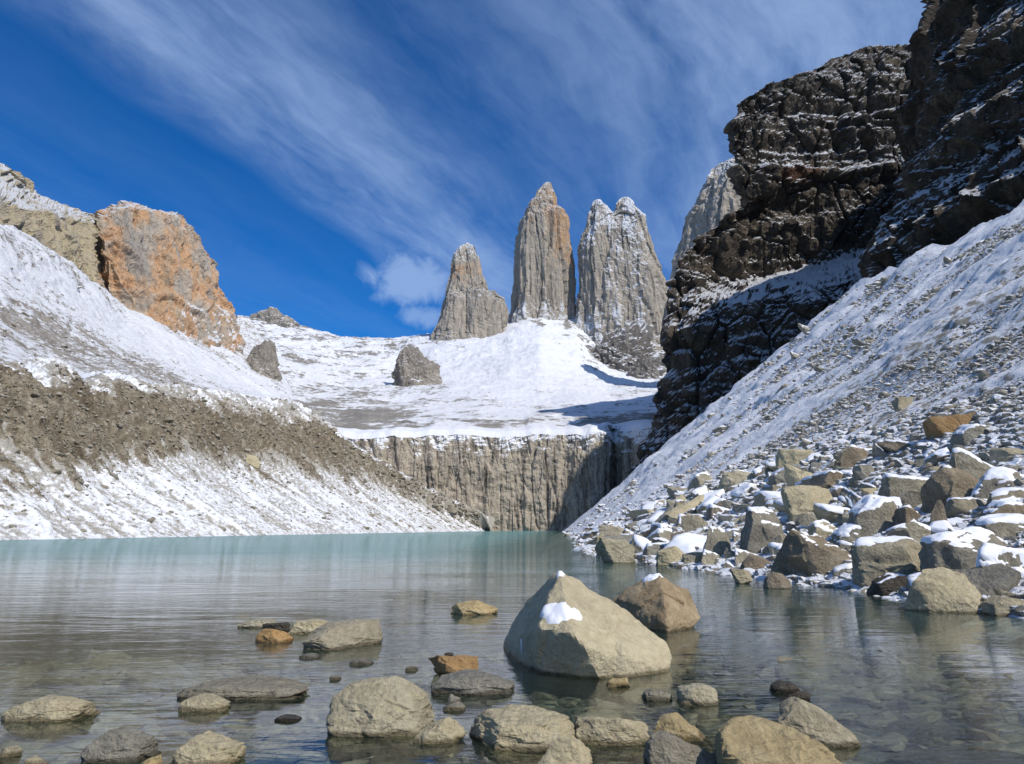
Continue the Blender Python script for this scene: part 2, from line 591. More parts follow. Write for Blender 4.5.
# ------------------------------------------------------------------ water
wx = np.unique(np.concatenate((np.linspace(-14, 14, 120), np.linspace(-500, -14.5, 50), np.linspace(14.5, 120, 30))))
wy = np.unique(np.concatenate((np.linspace(2, 30, 120), np.linspace(-40, 1.5, 12), np.linspace(31, 430, 60))))
X, Yg = np.meshgrid(wx, wy)
shz = -scree_z(X, Yg) + 0.25
shz = np.where(X > np.interp(Yg, Y_SH, X_SH) - 30, shz, 20.0)
dep = np.minimum(-bed_z(X, Yg), shz)
dep = np.maximum(dep, 0)
m = bpy.data.materials.new('lake water')
m.use_nodes = True
t = NT(m.node_tree)
geo = t.n('ShaderNodeNewGeometry')
pos = geo.outputs['Position']
sp = t.n('ShaderNodeSeparateXYZ')
t.l(pos, sp.inputs[0])
d_at = t.attr('depth')
silt = t.math('SUBTRACT', 1.0, t.math('POWER', 2.718, t.math('MULTIPLY', d_at, -0.42)))
deepf = t.rng(d_at, 0.5, 6.0)
body = t.n('ShaderNodeBsdfDiffuse')
t.l(t.mix(deepf, (0.072, 0.130, 0.105), (0.125, 0.25, 0.245)), body.inputs[0])
tr = t.n('ShaderNodeBsdfTransparent')
tr.inputs[0].default_value = (0.86, 0.93, 0.86, 1)
under = t.n('ShaderNodeMixShader')
t.l(silt, under.inputs[0])
t.l(tr.outputs[0], under.inputs[1])
t.l(body.outputs[0], under.inputs[2])
gl = t.n('ShaderNodeBsdfGlossy')
gl.inputs['Roughness'].default_value = 0.03
gl.inputs[0].default_value = (0.95, 0.97, 1.0, 1)
# ripples: wind-drawn, long across the view
r1 = t.noise(t.mapping(pos, (0.55, 2.0, 1), (0, 0, R(-6))), 1.1, 3.0, 0.5, 0.4)
r2 = t.noise(t.mapping(pos, (0.9, 3.0, 1), (0, 0, R(9))), 4.0, 3.0, 0.5, 0.5)
r3 = t.noise(t.mapping(pos, (0.30, 0.9, 1), (0, 0, R(4))), 0.35, 2.0, 0.5, 0.3)
patch = t.rng(t.noise(t.mapping(pos, (0.5, 1.0, 1)), 0.16, 3.0), 0.40, 0.62, 0.25, 1.0)
hh = t.math('ADD', t.math('MULTIPLY', r1, 0.65), t.math('MULTIPLY', r2, t.math('MULTIPLY', patch, 0.34)))
hh = t.math('ADD', hh, t.math('MULTIPLY', r3, 1.2))
bp = t.n('ShaderNodeBump')
bp.inputs['Distance'].default_value = 0.06
t.l(t.rng(sp.outputs[1], 6, 60, 0.30, 0.9), bp.inputs['Strength'])
t.l(hh, bp.inputs['Height'])
t.l(bp.outputs[0], gl.inputs['Normal'])
fr = t.n('ShaderNodeFresnel')
fr.inputs[0].default_value = 1.36
t.l(bp.outputs[0], fr.inputs['Normal'])
mx = t.n('ShaderNodeMixShader')
t.l(t.math('MULTIPLY', fr.outputs[0], t.rng(sp.outputs[1], 12, 55, 1.0, 0.36), clamp=True), mx.inputs[0])
t.l(under.outputs[0], mx.inputs[1])
t.l(gl.outputs[0], mx.inputs[2])
oo = t.n('ShaderNodeOutputMaterial')
t.l(mx.outputs[0], oo.inputs[0])
o = grid_obj('lake_water', np.stack((X, Yg, np.zeros_like(X)), -1), m, True, dict(depth=dep))
tag(o, 'calm turquoise glacial lake, clear near the front rocks', kind='structure')

# ------------------------------------------------------------------ right scree slope
ty = np.unique(np.concatenate((np.linspace(-25, 9, 30), np.linspace(10, 60, 230), np.linspace(60.5, 150, 170), np.linspace(151, 440, 170))))
tt = np.linspace(0, 1, 330) ** 1.7
xsv = np.interp(ty, Y_SH, X_SH)
xtv = np.interp(ty, YT, XT)
D0 = -5.0
XX = xsv[:, None] + D0 + tt[None, :] * (1.04 * (xtv - xsv)[:, None] - D0)
YY = np.repeat(ty[:, None], len(tt), 1)
ZZ = scree_z(XX, YY)
G = np.stack((XX, YY, ZZ), -1)
q = G.reshape(-1, 3)
dist = np.hypot(q[:, 0], q[:, 1])
Dd = q[:, 0] - np.interp(q[:, 1], Y_SH, X_SH)
cv, ce = cells(q * np.array((.35, .35, .35)), 8)
cv2, ce2 = cells(q * 1.1, 9)
lump = 0.9 * fbm(q * 0.06, 3, 11) * sstep(Dd, 2, 25) * 1.6
# shallow runnels down the fall line
run = fbm(np.stack((q[:, 1] * 0.16 + fbm(q * .03, 2, 4) * 1.5, Dd * 0.012, q[:, 1] * 0), 1), 4, 21)
hgt = lump + 0.7 * run * sstep(Dd, 6, 30) + 0.30 * (cv - .5) * sstep(ce, 0, .25) + 0.14 * (cv2 - .5) * sstep(ce2, 0, .25) + 0.10 * fbm(q * 1.5, 4, 13)
hgt *= np.interp(dist, [0, 30, 200], [0.55, 1.0, 1.6])
q2 = q + np.array((-0.5, 0, 0.85)) * hgt[:, None] * sstep(Dd, -3, 2)[:, None]
snow = 0.68 + 0.22 * fbm(q * 0.035, 4, 31) + 0.26 * run * sstep(Dd, 10, 30) + 0.10 * sstep(q[:, 1], 60, 200) - 0.15 * (1 - sstep(Dd, 8, 40)) * 0 + 0.16 * (1 - sstep(Dd, 8, 22)) - 0.6 * (1 - sstep(Dd, -1, 0.6))
# a barer belt of gravel above the boulders, as in the photograph
pj = project(q)
belt = np.exp(-(((pj[:, 1] - np.interp(pj[:, 0], [760, 1024], [445, 412])) / 28.0) ** 2)) * sstep(pj[:, 0], 720, 880)
snow -= 0.16 * belt
o = grid_obj('scree_slope', q2.reshape(G.shape), M_scree, True, dict(snow=snow))
tag(o, 'steep snow-dusted grey scree rising from the right shore to the dark cliff', kind='structure')

# ------------------------------------------------------------------ left moraine bank
cr = [(-260, 352, 105), (-90, 372, 132), (0, 383, 155), (75, 389, 182), (150, 401, 211), (230, 410, 275), (300, 416, 345), (345, 455, 366), (425, 499, 384), (490, 529, 400)]
by = [62, 84, 104, 130, 160, 215, 290, 340, 378, 402]
bx = [-75, -70.5, -66.5, -62, -56.5, -47, -35, -26, -17, -11.5]
top = [P(*c) for c in cr]
bot = [W(x, y, -0.6) for x, y in zip(bx, by)]
rows = [[W(b[0] + 14, b[1], -6) for b in bot], bot]
for k in (0.25, 0.5, 0.75, 1.0):
    sag = {0.25: -.05, .5: -.075, .75: -.04, 1.0: 0}[k]
    rows.append([b * (1 - k) + tp * k + np.array((0, 0, sag * max(tp[2], 0))) for b, tp in zip(bot, top)])
rows.append([tp + np.array((-6, 8, 0.3)) for tp in top])
rows.append([tp + np.array((-12, 16, -7)) for tp in top])
G = loft(rows, 620, 300, 2)
N = gnormals(G)
q = G.reshape(-1, 3)
n = N.reshape(-1, 3)
nv, nu = G.shape[:2]
uu = np.repeat(np.linspace(0, 1, nu)[None], nv, 0).ravel()
vv = np.repeat(np.linspace(0, 1, nv)[:, None], nu, 1).ravel()
frac = np.clip(q[:, 2] / np.maximum(np.repeat(G[-60:, :, 2].max(0)[None], nv, 0).ravel(), 1), 0, 1.1)
along = q[:, 1] + 0.25 * q[:, 0]
st1 = fbm(np.stack((along * 0.11 + 1.2 * fbm(q * .05, 3, 7), q[:, 2] * 0.02, along * 0), 1), 5, 41, 0.6)
st2 = fbm(np.stack((along * 0.5 + .8 * fbm(q * .1, 2, 9), q[:, 2] * 0.05, along * 0), 1), 4, 43, 0.6)
rough = fbm(q * .12, 5, 45, 0.55)
rid = fbm(q * np.array((.10, .10, .04)), 5, 47, 0.55, ridged=True)
# eroded brown band: between these heights on the picture's bank
lo = np.interp(project(q)[:, 0], [-50, 0, 60, 130, 200, 300, 420], [0.26, 0.30, 0.27, 0.44, 0.46, 0.38, 0.40])
hi = np.interp(project(q)[:, 0], [0, 150, 300, 420], [1.02, 0.97, 0.93, 1.0])
band = sstep(frac + 0.34 * st1 + 0.22 * st2 + 0.06 * rough, lo - 0.02, lo + 0.14) * (1 - .9 * sstep(frac + 0.16 * rough + .16 * st2, hi - 0.24, hi + 0.06))
band *= np.interp(project(q)[:, 0], [0, 200, 300, 360, 480], [1, .92, .78, .7, 0.35])
gul = fbm(np.stack((along * 0.085 + .9 * fbm(q * .05, 3, 17), q[:, 2] * 0.022, along * 0), 1), 5, 141, 0.6, ridged=True)
bd = sstep(frac, lo - .15, lo + .35)
disp = 1.5 * st1 + 0.6 * st2 + bd * (5.5 * gul + 1.0 * rid * sstep(frac, .2, .6) + 0.7 * fbm(q * .5, 4, 48, .6)) + 0.30 * fbm(q * .9, 4, 49, .6)
q2 = q + n * disp[:, None] * np.where(q[:, 2] < 0.5, 0.15, 1)[:, None]
snow = 0.54 + 0.26 * st1 + 0.36 * st2 - 0.46 * band * (1 - 0.7 * np.clip(st2 - .3 * gul, -1, 1)) + 0.16 * rough
shade_dirt = np.clip(sstep(-gul + .35 * st2, -.55, .05) * band + .5 * sstep(fbm(q * .05, 3, 142), .0, .5) * band + .25 * sstep(-st2, .0, .5) * (1 - band), 0, 1)  # shade painted into gullies and runnels, with random patches of darker earth
o = grid_obj('moraine_bank', q2.reshape(G.shape), M_moraine, True, dict(snow=snow, tone=band, shade_dirt=shade_dirt))
tag(o, 'long left moraine bank, brown earth above snow-streaked scree, running down to the lake', kind='structure')

mor_pts = q2.copy()
mor_band = band.copy()

# ------------------------------------------------------------------ left upper snow slope
rows = [
    [P(-300, 380, 110), P(-90, 385, 138), P(0, 392, 160), P(75, 398, 187), P(150, 409, 216), P(230, 420, 280), P(300, 430, 355), P(350, 468, 378), P(428, 508, 394)],
    [P(-300, 335, 140), P(-90, 352, 165), P(0, 365, 185), P(75, 375, 215), P(150, 388, 255), P(230, 402, 320), P(298, 414, 372), P(335, 440, 388), P(408, 486, 402)],
    [P(-300, 280, 190), P(-90, 305, 215), P(0, 322, 235), P(60, 342, 275), P(130, 365, 330), P(215, 390, 400), P(290, 408, 450), P(325, 432, 425), P(398, 478, 425)],
    [P(-300, 220, 250), P(-90, 250, 270), P(0, 275, 290), P(50, 300, 340), P(115, 338, 410), P(195, 370, 490), P(280, 402, 560), P(320, 430, 480), P(395, 478, 450)],
    [P(-300, 160, 300), P(-90, 195, 315), P(0, 231, 335), P(58, 262, 410), P(128, 313, 505), P(195, 327, 640), P(258, 352, 720), P(318, 430, 560), P(392, 478, 480)],
    [P(-300, 155, 340), P(-90, 190, 345), P(0, 226, 370), P(58, 262, 440), P(128, 312, 560), P(195, 316, 720), P(248, 322, 800), P(316, 432, 600), P(390, 480, 510)],
]
G = loft(rows, 460, 330, 5)
N = gnormals(G)
q = G.reshape(-1, 3)
n = N.reshape(-1, 3)
pj = project(q)
fl = (pj[:, 0] * 0.62 - pj[:, 1])                       # picture-wise fall line runs down to the right
w2 = fbm(q * .015, 4, 51)
st = fbm(np.stack((q[:, 1] * .035 + 1.3 * w2, q[:, 2] * .012, q[:, 0] * .004), 1), 5, 53, 0.6)
rg = fbm(q * np.array((.03, .03, .03)), 5, 55, 0.55, ridged=True)
st3 = fbm(np.stack((q[:, 1] * .14 + 1.5 * w2, q[:, 2] * .04, q[:, 0] * .01), 1), 4, 60, 0.6)
disp = 2.6 * st + 1.6 * rg + .9 * st3 + 1.2 * fbm(q * .12, 5, 57, .62) + 4.0 * fbm(q * .008, 3, 58)
edge = np.minimum(1, np.repeat(np.linspace(0, 1, G.shape[0])[:, None], G.shape[1], 1).ravel() * 6)
q2 = q + n * (disp * np.interp(q[:, 1], [100, 400], [0.5, 1.3]) * edge)[:, None]
rockband = np.exp(-((pj[:, 1] - np.interp(pj[:, 0], [-50, 0, 100, 200, 300], [285, 312, 362, 402, 425])) / 14.0) ** 2)
smoothsnow = np.exp(-((pj[:, 1] - np.interp(pj[:, 0], [-50, 0, 60, 130, 200, 260], [240, 262, 290, 335, 370, 395])) / 20.0) ** 2)
snow = 0.60 + 0.20 * st + .30 * st3 - 0.20 * rockband + 0.30 * smoothsnow + 0.18 * fbm(q * .07, 5, 59, .6)
up_pts = q2.copy()
up_snow = snow.copy()
o = grid_obj('snow_slope', q2.reshape(G.shape), M_upper, True, dict(snow=snow))
tag(o, 'snowy mountainside above the brown moraine, below the orange cliff', kind='structure')

# ------------------------------------------------------------------ headwall cliff at the far end of the lake
hx = [285, 320, 350, 400, 430, 470, 500, 530, 560, 590, 604, 613, 622, 640, 700]
hY = [418, 412, 408, 408, 412, 414, 416, 416, 414, 408, 412, 432, 420, 404, 380]
ht = [424, 426, 433, 432, 430, 428, 430, 430, 429, 427, 425, 426, 424, 424, 420]
rows = [
    [P(x, 536, y - 2) - np.array((0, 0, 2.5)) for x, y in zip(hx, hY)],
    [P(x, 531, y) for x, y in zip(hx, hY)],
    [P(x, 500, y + 1) for x, y in zip(hx, hY)],
    [P(x, 465, y + 3) for x, y in zip(hx, hY)],
    [P(x, b + 6, y + 6) for x, y, b in zip(hx, hY, ht)],
    [P(x, b, y + 12) for x, y, b in zip(hx, hY, ht)],
    [P(x, b - 3, y + 30) for x, y, b in zip(hx, hY, ht)],
]
G = loft(rows, 460, 200, 1)
N = gnormals(G)
q = G.reshape(-1, 3)
n = N.reshape(-1, 3)
pj = project(q)
lean = q + np.stack((q[:, 2] * 0.05, 0 * q[:, 2], 0 * q[:, 2]), 1)
c1, e1 = cells(lean * np.array((.16, .16, .018)), 61)
c2, e2 = cells(lean * np.array((.45, .45, .06)), 62)
fl1 = fbm(lean * np.array((.12, .12, .012)), 4, 63, .6)
disp = 2.4 * (c1 - .5) * sstep(e1, 0, .2) + 1.0 * (c2 - .5) + 1.1 * fl1 + 2.6 * fbm(q * np.array((.03, .03, .05)), 4, 67, .6) + 1.3 * fbm(q * .22, 5, 64, .6)
disp -= 0.7 * (1 - sstep(e1, 0, .12))
q2 = q + n * np.array((1, 1, .1)) * (disp * sstep(q[:, 2], -1, 2) * (1 - .75 * sstep(n[:, 2], .35, .8)))[:, None]
zr = np.clip((q[:, 2]) / 54.0, 0, 1.2)
snow = -0.12 + 1.0 * sstep(zr + .16 * fl1 + .30 * fbm(q * np.array((.10, .10, .16)), 5, 68, .65), .74, 1.02) + 0.16 * fbm(q * .06, 4, 65) * sstep(zr, .5, .9)
snow += 0.55 * sstep(pj[:, 0], 612, 626) * (0.55 + 0.5 * fl1) - .3 * np.exp(-((pj[:, 0] - 611) / 7) ** 2)
snow += 0.3 * sstep(pj[:, 0], 400, 330) if False else 0.22 * (1 - sstep(pj[:, 0], 330, 400)) * sstep(zr, .45, .9)
lip = 6.0 * fbm(np.stack((q[:, 0] * .035, 0 * q[:, 0], 0 * q[:, 0]), 1), 3, 66, .5)
q2[:, 2] += lip * sstep(q[:, 2], 36, 52)
o = grid_obj('headwall_cliff', q2.reshape(G.shape), M_head, False, dict(snow=snow))
tag(o, 'vertical tan granite headwall with dark streaks at the far end of the lake', kind='structure')

# ------------------------------------------------------------------ snowfield between headwall and spires
sx = [150, 240, 300, 340, 400, 450, 480, 510, 540, 575, 612, 650, 700, 760]
levels = [
    (0.0, [440, 430, 428, 437, 436, 433, 432, 433, 434, 433, 431, 430, 428, 425], [410, 412, 418, 424, 424, 428, 430, 430, 430, 428, 436, 420, 400, 380]),
    (0.1, [420, 416, 415, 424, 424, 421, 420, 421, 421, 420, 420, 420, 418, 415], [470, 470, 470, 475, 480, 480, 480, 480, 480, 480, 480, 470, 460, 450]),
    (0.3, [400, 395, 402, 408, 408, 406, 405, 405, 405, 405, 406, 405, 405, 400], [600, 600, 590, 590, 600, 600, 600, 600, 600, 600, 600, 600, 590, 580]),
    (0.5, [375, 372, 385, 390, 392, 388, 386, 384, 384, 386, 390, 390, 390, 385], [760] * 14),
    (0.7, [350, 350, 362, 370, 376, 370, 366, 358, 352, 368, 384, 386, 380, 375], [930] * 14),
    (0.85, [330, 334, 346, 354, 360, 350, 345, 338, 334, 344, 371, 379, 376, 370], [1040] * 14),
    (0.95, [322, 322, 330, 341, 342, 334, 337, 325, 319, 322, 356, 369, 367, 362], [1150] * 14),
    (1.0, [318, 318, 326, 339, 339, 331, 336, 320, 317, 303, 342, 362, 360, 355], [1250] * 14),
    (1.1, [330, 330, 338, 350, 350, 345, 345, 330, 325, 330, 340, 350, 350, 345], [1500] * 14),
    (1.2, [400] * 14, [2200] * 14),
]
rows = [[P(x, a, b) for x, a, b in zip(sx, lv[1], lv[2])] for lv in levels]
G = loft(rows, 520, 300, 6)
N = gnormals(G)
q = G.reshape(-1, 3)
n = N.reshape(-1, 3)
pj = project(q)
far = np.interp(q[:, 1], [420, 700, 1200], [0.35, 1.0, 1.5])
disp = (3.5 * fbm(q * np.array((.010, .006, .010)), 4, 71, .5) + 2.4 * fbm(q * np.array((.025, .022, .03)), 4, 72, .55) + 2.8 * fbm(q * np.array((.02, .03, .08)), 5, 75, .6, ridged=True) + 0.45 * fbm(q * .12, 4, 74, .65)) * far
q2 = q + n * disp[:, None]
q2[:, 2] += 6.0 * fbm(np.stack((q[:, 0] * .035, 0 * q[:, 0], 0 * q[:, 0]), 1), 3, 66, .5) * (1 - sstep(q[:, 1], 440, 560))
snow = 0.50 + 0.46 * fbm(q * np.array((.025, .010, .05)), 6, 73, .70)
snow -= .15 * sstep(fbm(q * np.array((.02, .03, .08)), 5, 75, .6, ridged=True), .45, .95) + .07 * sstep(fbm(q * np.array((.012, .006, .02)), 3, 78), .1, .6)
leftrock = np.exp(-(((pj[:, 0] - 320) / 85) ** 2 + ((pj[:, 1] - 410) / 20) ** 2)) + .6 * np.exp(-(((pj[:, 0] - 365) / 60) ** 2 + ((pj[:, 1] - 342) / 7) ** 2)) + .5 * np.exp(-(((pj[:, 0] - 430) / 25) ** 2 + ((pj[:, 1] - 345) / 9) ** 2))
snow += -0.15 * leftrock + 0.35 * np.exp(-(((pj[:, 0] - 525) / 75) ** 2 + ((pj[:, 1] - 350) / 55) ** 2)) - 0.20 * sstep(pj[:, 1], 404, 428) - 0.55 * np.exp(-(((pj[:, 0] - 552) / 26) ** 2 + ((pj[:, 1] - 326) / 16) ** 2)) * np.clip(.35 + 1.3 * fbm(np.stack((q[:, 0] * .05, q[:, 2] * .008, q[:, 1] * .008), 1), 4, 77, .6), 0, 1)
o = grid_obj('snowfield', q2.reshape(G.shape), M_field, True, dict(snow=snow))
tag(o, 'bright glacier snowfield below the granite spires', kind='structure')


# ------------------------------------------------------------------ granite spires
def spire(name, sections, Y, label, seed, depth=0.8, orange=None, snow_fn=None, extra=None, amp=1.0, nu=170, nv=230):
    Vs, Fs, base, AT, TO = [], [], 0, [], []
    for sec in [sections] + (extra or []):
        pyv = np.array([s[0] for s in sec], float)
        L = np.array([s[1] for s in sec], float)
        Rr = np.array([s[2] for s in sec], float)
        pyd = np.linspace(pyv[0], pyv[-1], nv)
        Ld, Rd = np.interp(pyd, pyv, L), np.interp(pyd, pyv, Rr)
        ang = np.linspace(0, 2 * math.pi, nu, endpoint=False)
        G = np.empty((nv, nu, 3))
        fr_ = random.Random(seed + len(Vs))
        fa = [a0 + fr_.uniform(-.28, .28) for a0 in np.arange(0, 2 * math.pi, math.pi / 3.5)]
        fd = [fr_.uniform(.78, 1.0) for _ in fa]
        gg = sum(np.maximum(np.cos(ang - a0), 0) ** 14 / d0 ** 14 for a0, d0 in zip(fa, fd))
        poly = gg ** (-1 / 14.0)
        xm, xn = (poly * np.cos(ang)).max(), -(poly * np.cos(ang)).min()
        poly = poly * np.where(np.cos(ang) > 0, 1 / xm, 1 / xn) ** np.abs(np.cos(ang))
        for i in range(nv):
            a, b = P(Ld[i], pyd[i], Y), P(Rd[i], pyd[i], Y)
            c = (a + b) / 2
            rx = (b[0] - a[0]) / 2
            ca, sa = np.cos(ang), np.sin(ang)
            k = poly
            G[i, :, 0] = c[0] + rx * ca * k * 0.97
            G[i, :, 1] = c[1] + rx * depth * sa * k
            G[i, :, 2] = c[2]
        cen = G.mean(1, keepdims=True)
        n = G - cen
        n[..., 2] = 0.0
        n /= np.linalg.norm(n, axis=2, keepdims=True) + 1e-6
        q = G.reshape(-1, 3)
        nn = n.reshape(-1, 3)
        s = np.array((.050, .050, .0045))
        lean = q + np.stack((6 * fbm(q * .006, 2, seed + 5), 6 * fbm(q * .006, 2, seed + 6), 0 * q[:, 0]), 1)
        c1, e1 = cells(lean * s, seed)
        c2, e2 = cells(lean * s * np.array((2.7, 2.7, 4)), seed + 1)
        hw = np.repeat(((Rd - Ld) * Y / F / 2)[:, None], nu, 1).ravel()
        fl = fbm(lean * np.array((.06, .06, .006)), 5, seed + 2, .6)
        disp = (6.5 * (c1 - .5) + 2.2 * (c2 - .5) + 4.5 * fl + 1.8 * fbm(q * .07, 4, seed + 3, .6) - 1.6 * (1 - sstep(e1, 0, .10)) + 2.2 * fbm(lean * np.array((.16, .16, .010)), 4, seed + 8, .65)) * np.minimum(1, .15 + hw / 20.0) * amp
        q2 = q + nn * disp[:, None]
        q2[:, 2] += (4 * fbm(q * .09, 4, seed + 4, .6)) * np.minimum(1, .3 + hw / 20)
        pj = project(q2)
        sn = snow_fn(pj, fl, c1) if snow_fn else np.zeros(len(q))
        to = orange(pj, fl) if orange else np.zeros(len(q))
        Vs.append(np.concatenate((q2, q2[:nu].mean(0, keepdims=True) + np.array((0, 0, 2.0)))))
        f = grid_faces(nv, nu, True)
        Fs += [tuple(x) for x in (f + base).tolist()]
        tip = base + nv * nu
        Fs += [(tip, base + (j + 1) % nu, base + j) for j in range(nu)]
        AT.append(np.append(sn, .3))
        TO.append(np.append(to, 0))
        base += nv * nu + 1
    o = link_mesh(name, np.concatenate(Vs), Fs, M_spire, False, None, dict(snow=np.concatenate(AT), tone=np.concatenate(TO)))
    bm = bmesh.new()
    bm.from_mesh(o.data)
    bmesh.ops.recalc_face_normals(bm, faces=bm.faces)
    bm.to_mesh(o.data)
    bm.free()
    tag(o, label, 'rock spire', 'granite spires above the snowfield')
    return o


spire('rock_spire', [(244, 465, 469), (248, 460, 474), (255, 456, 477), (264, 453, 481), (273, 451, 483), (285, 448, 487), (293, 446, 491), (299, 445, 502), (304, 444, 507),
                     (312, 442, 509), (322, 439, 509), (330, 436, 507), (350, 428, 508), (375, 420, 512)], 1130,
      'smallest pointed granite spire, left of the other spires, with a right-hand shoulder', 101,
      snow_fn=lambda pj, fl, c: 0.42 * (1 - sstep(pj[:, 1], 248, 275)) + .05 + .45 * sstep(pj[:, 1], 326, 345) + .1 * fl,
      orange=lambda pj, fl: .55 * sstep(305 - pj[:, 1] + 20 * fl, 0, 40) * sstep(pj[:, 1] + 10 * fl, 245, 272))
spire('rock_spire', [(183, 544, 551), (187, 541, 553), (194, 536, 556), (207, 527, 558), (214, 524, 563), (221, 520, 567), (235, 516, 570), (254, 514, 574), (270, 513, 576), (292, 512, 577), (310, 510, 578), (345, 500, 582), (380, 490, 590)], 1180,
      'tallest granite spire, a tall tan blade with a snow-tipped point, middle of the spires', 111,
      snow_fn=lambda pj, fl, c: (.34 + .4 * fl) * (1 - sstep(pj[:, 1], 186, 212)) + .10 + .62 * sstep(pj[:, 1] + 14 * fl, 285, 322) + .36 * fl,
      orange=lambda pj, fl: .28 + .5 * sstep(pj[:, 0] + 14 * fl, 540, 566) * (1 - sstep(pj[:, 1] + 20 * fl, 225, 285)) + .15 * (1 - sstep(pj[:, 1], 205, 240)))
spire('rock_spire', [(199, 621, 630), (203, 617, 635), (212, 614, 641), (221, 608, 648), (235, 602, 651), (257, 598, 658), (276, 592, 668), (300, 588, 676), (345, 582, 684), (375, 560, 692), (395, 548, 700)], 1150,
      'broad twin-topped granite spire dusted with snow, beside the dark cliff', 121,
      extra=[[(201, 594, 601), (206, 592, 606), (214, 590, 612), (223, 588, 616), (243, 580, 622), (254, 577, 624), (292, 577, 630), (320, 575, 640), (345, 570, 650), (385, 562, 660)]],
      snow_fn=lambda pj, fl, c: (.20 + .5 * fl) * (1 - sstep(pj[:, 1], 205, 270)) + .34 + .42 * fl - .22 * sstep(pj[:, 0], 636, 655) + .34 * sstep(pj[:, 1] + 25 * fl, 285, 335) * (1 - .45 * sstep(pj[:, 0], 640, 660)))
spire('rock_spire', [(160, 728, 745), (166, 716, 760), (180, 704, 775), (195, 696, 785), (215, 686, 790), (240, 680, 795), (262, 673, 800), (330, 660, 810)], 800,
      'grey granite spire mostly hidden behind the dark cliff edge', 131,
      snow_fn=lambda pj, fl, c: .2 * (1 - sstep(pj[:, 1], 170, 195)) + .12)


# ------------------------------------------------------------------ orange cliff on the left
def wrap_r(row, d):
    return row + [row[-1] + np.array(d)]


def wrap_l(row, d):
    return [row[0] + np.array(d)] + row


oY = [350, 365, 435, 490, 526, 505, 520, 545, 585, 650]
b0 = [(-160, 210), (0, 260), (60, 300), (95, 330), (108, 345), (118, 345), (145, 370), (170, 390), (200, 400), (248, 392)]
b1 = [(-160, 180), (0, 230), (60, 262), (95, 285), (109, 295), (116, 298), (142, 315), (165, 318), (197, 318), (237, 315)]
b2 = [(-160, 160), (0, 218), (56, 240), (90, 258), (102, 268), (109, 262), (135, 268), (158, 270), (188, 272), (218, 288)]
b3 = [(-160, 148), (0, 208), (52, 225), (86, 235), (97, 245), (103, 238), (130, 232), (154, 238), (184, 240), (215, 264)]
b4 = [(-160, 135), (0, 202), (48, 213), (84, 221), (94, 228), (101, 216), (127, 204), (150, 211), (179, 215), (200, 243)]
b5 = [(-160, 100), (4, 163), (38, 194), (86, 212), (94, 214), (102, 209), (126, 200), (150, 208), (177, 212), (198, 245)]
off = [0, 2, 5, 8, 12, 90]
rows = []
for bb, of in zip((b0, b1, b2, b3, b4, b5), off):
    rows.append(wrap_r([P(a, b, y + of) for (a, b), y in zip(bb, oY)], (-105, 230, -20)))
rows.append([p + np.array((0, 120, -50)) for p in rows[-1]])
rows.append([p + np.array((0, 120, -200)) for p in rows[-1]])
G = loft(rows, 560, 330, 1)
N = gnormals(G)
q = G.reshape(-1, 3)
n = N.reshape(-1, 3)
pj = project(q)
c1, e1 = cells(q * np.array((.03, .03, .010)), 141)
c2, e2 = cells(q * np.array((.09, .09, .05)), 142)
fl = fbm(q * np.array((.03, .03, .010)), 5, 143, .6)
disp = 12 * (c1 - .5) * sstep(e1, 0, .30) + 5 * (c2 - .5) * sstep(e2, 0, .3) + 5 * fl + 3.6 * fbm(q * .08, 5, 144, .62) + 2.4 * fbm(q * np.array((.16, .16, .05)), 4, 147, .6, ridged=True) - 3.5 * (1 - sstep(e1, 0, .1))
hn = n * np.array((1, 1, .15))
q2 = q + hn * disp[:, None] * (1 - .6 * sstep(n[:, 2], .5, .9))[:, None]
q2[:, 2] += 1.6 * fbm(q * .05, 4, 145, .6)
topm = sstep(np.interp(pj[:, 0], [0, 48, 88, 126, 172, 192], [203, 215, 224, 209, 220, 252]) - pj[:, 1], -2, 3)
snow = -0.10 + .22 * topm + .16 * fl + .12 * fbm(q * np.array((.03, .03, .10)), 4, 146, .6) + .62 * sstep(pj[:, 1] + 14 * fl, 290, 330) * sstep(pj[:, 0], 130, 190)
tone = 1 - sstep(pj[:, 0] + 12 * fl, 88, 108)
o = grid_obj('orange_cliff', q2.reshape(G.shape), M_orange, False, dict(snow=snow, tone=tone))
tag(o, 'orange and tan rock wall with snowy summit high on the left', kind='structure')

# ------------------------------------------------------------------ dark cliffs on the right


def strata(q, seed, tilt=(0.10, -0.05)):
    zz = q[:, 2] - tilt[0] * q[:, 0] - tilt[1] * q[:, 1] + 5 * fbm(q * .012, 3, seed) + 1.5 * fbm(q * .05, 3, seed + 1)
    out = np.zeros(len(q))
    for per, a, k in ((31.0, 7.5, 0), (12.0, 2.4, 1), (4.6, .6, 2)):
        f = (zz / per + k * .37) % 1.0
        wv = np.where(f < 0.74, f / 0.74, (1 - f) / 0.26)   # face leans out slowly, then a ledge cuts back
        am = 0.45 + 1.0 * np.clip(1.4 * fbm(q * .022, 3, seed + 7 + k) + .35, 0, 1)
        out += a * (wv - .5) * am
    return out


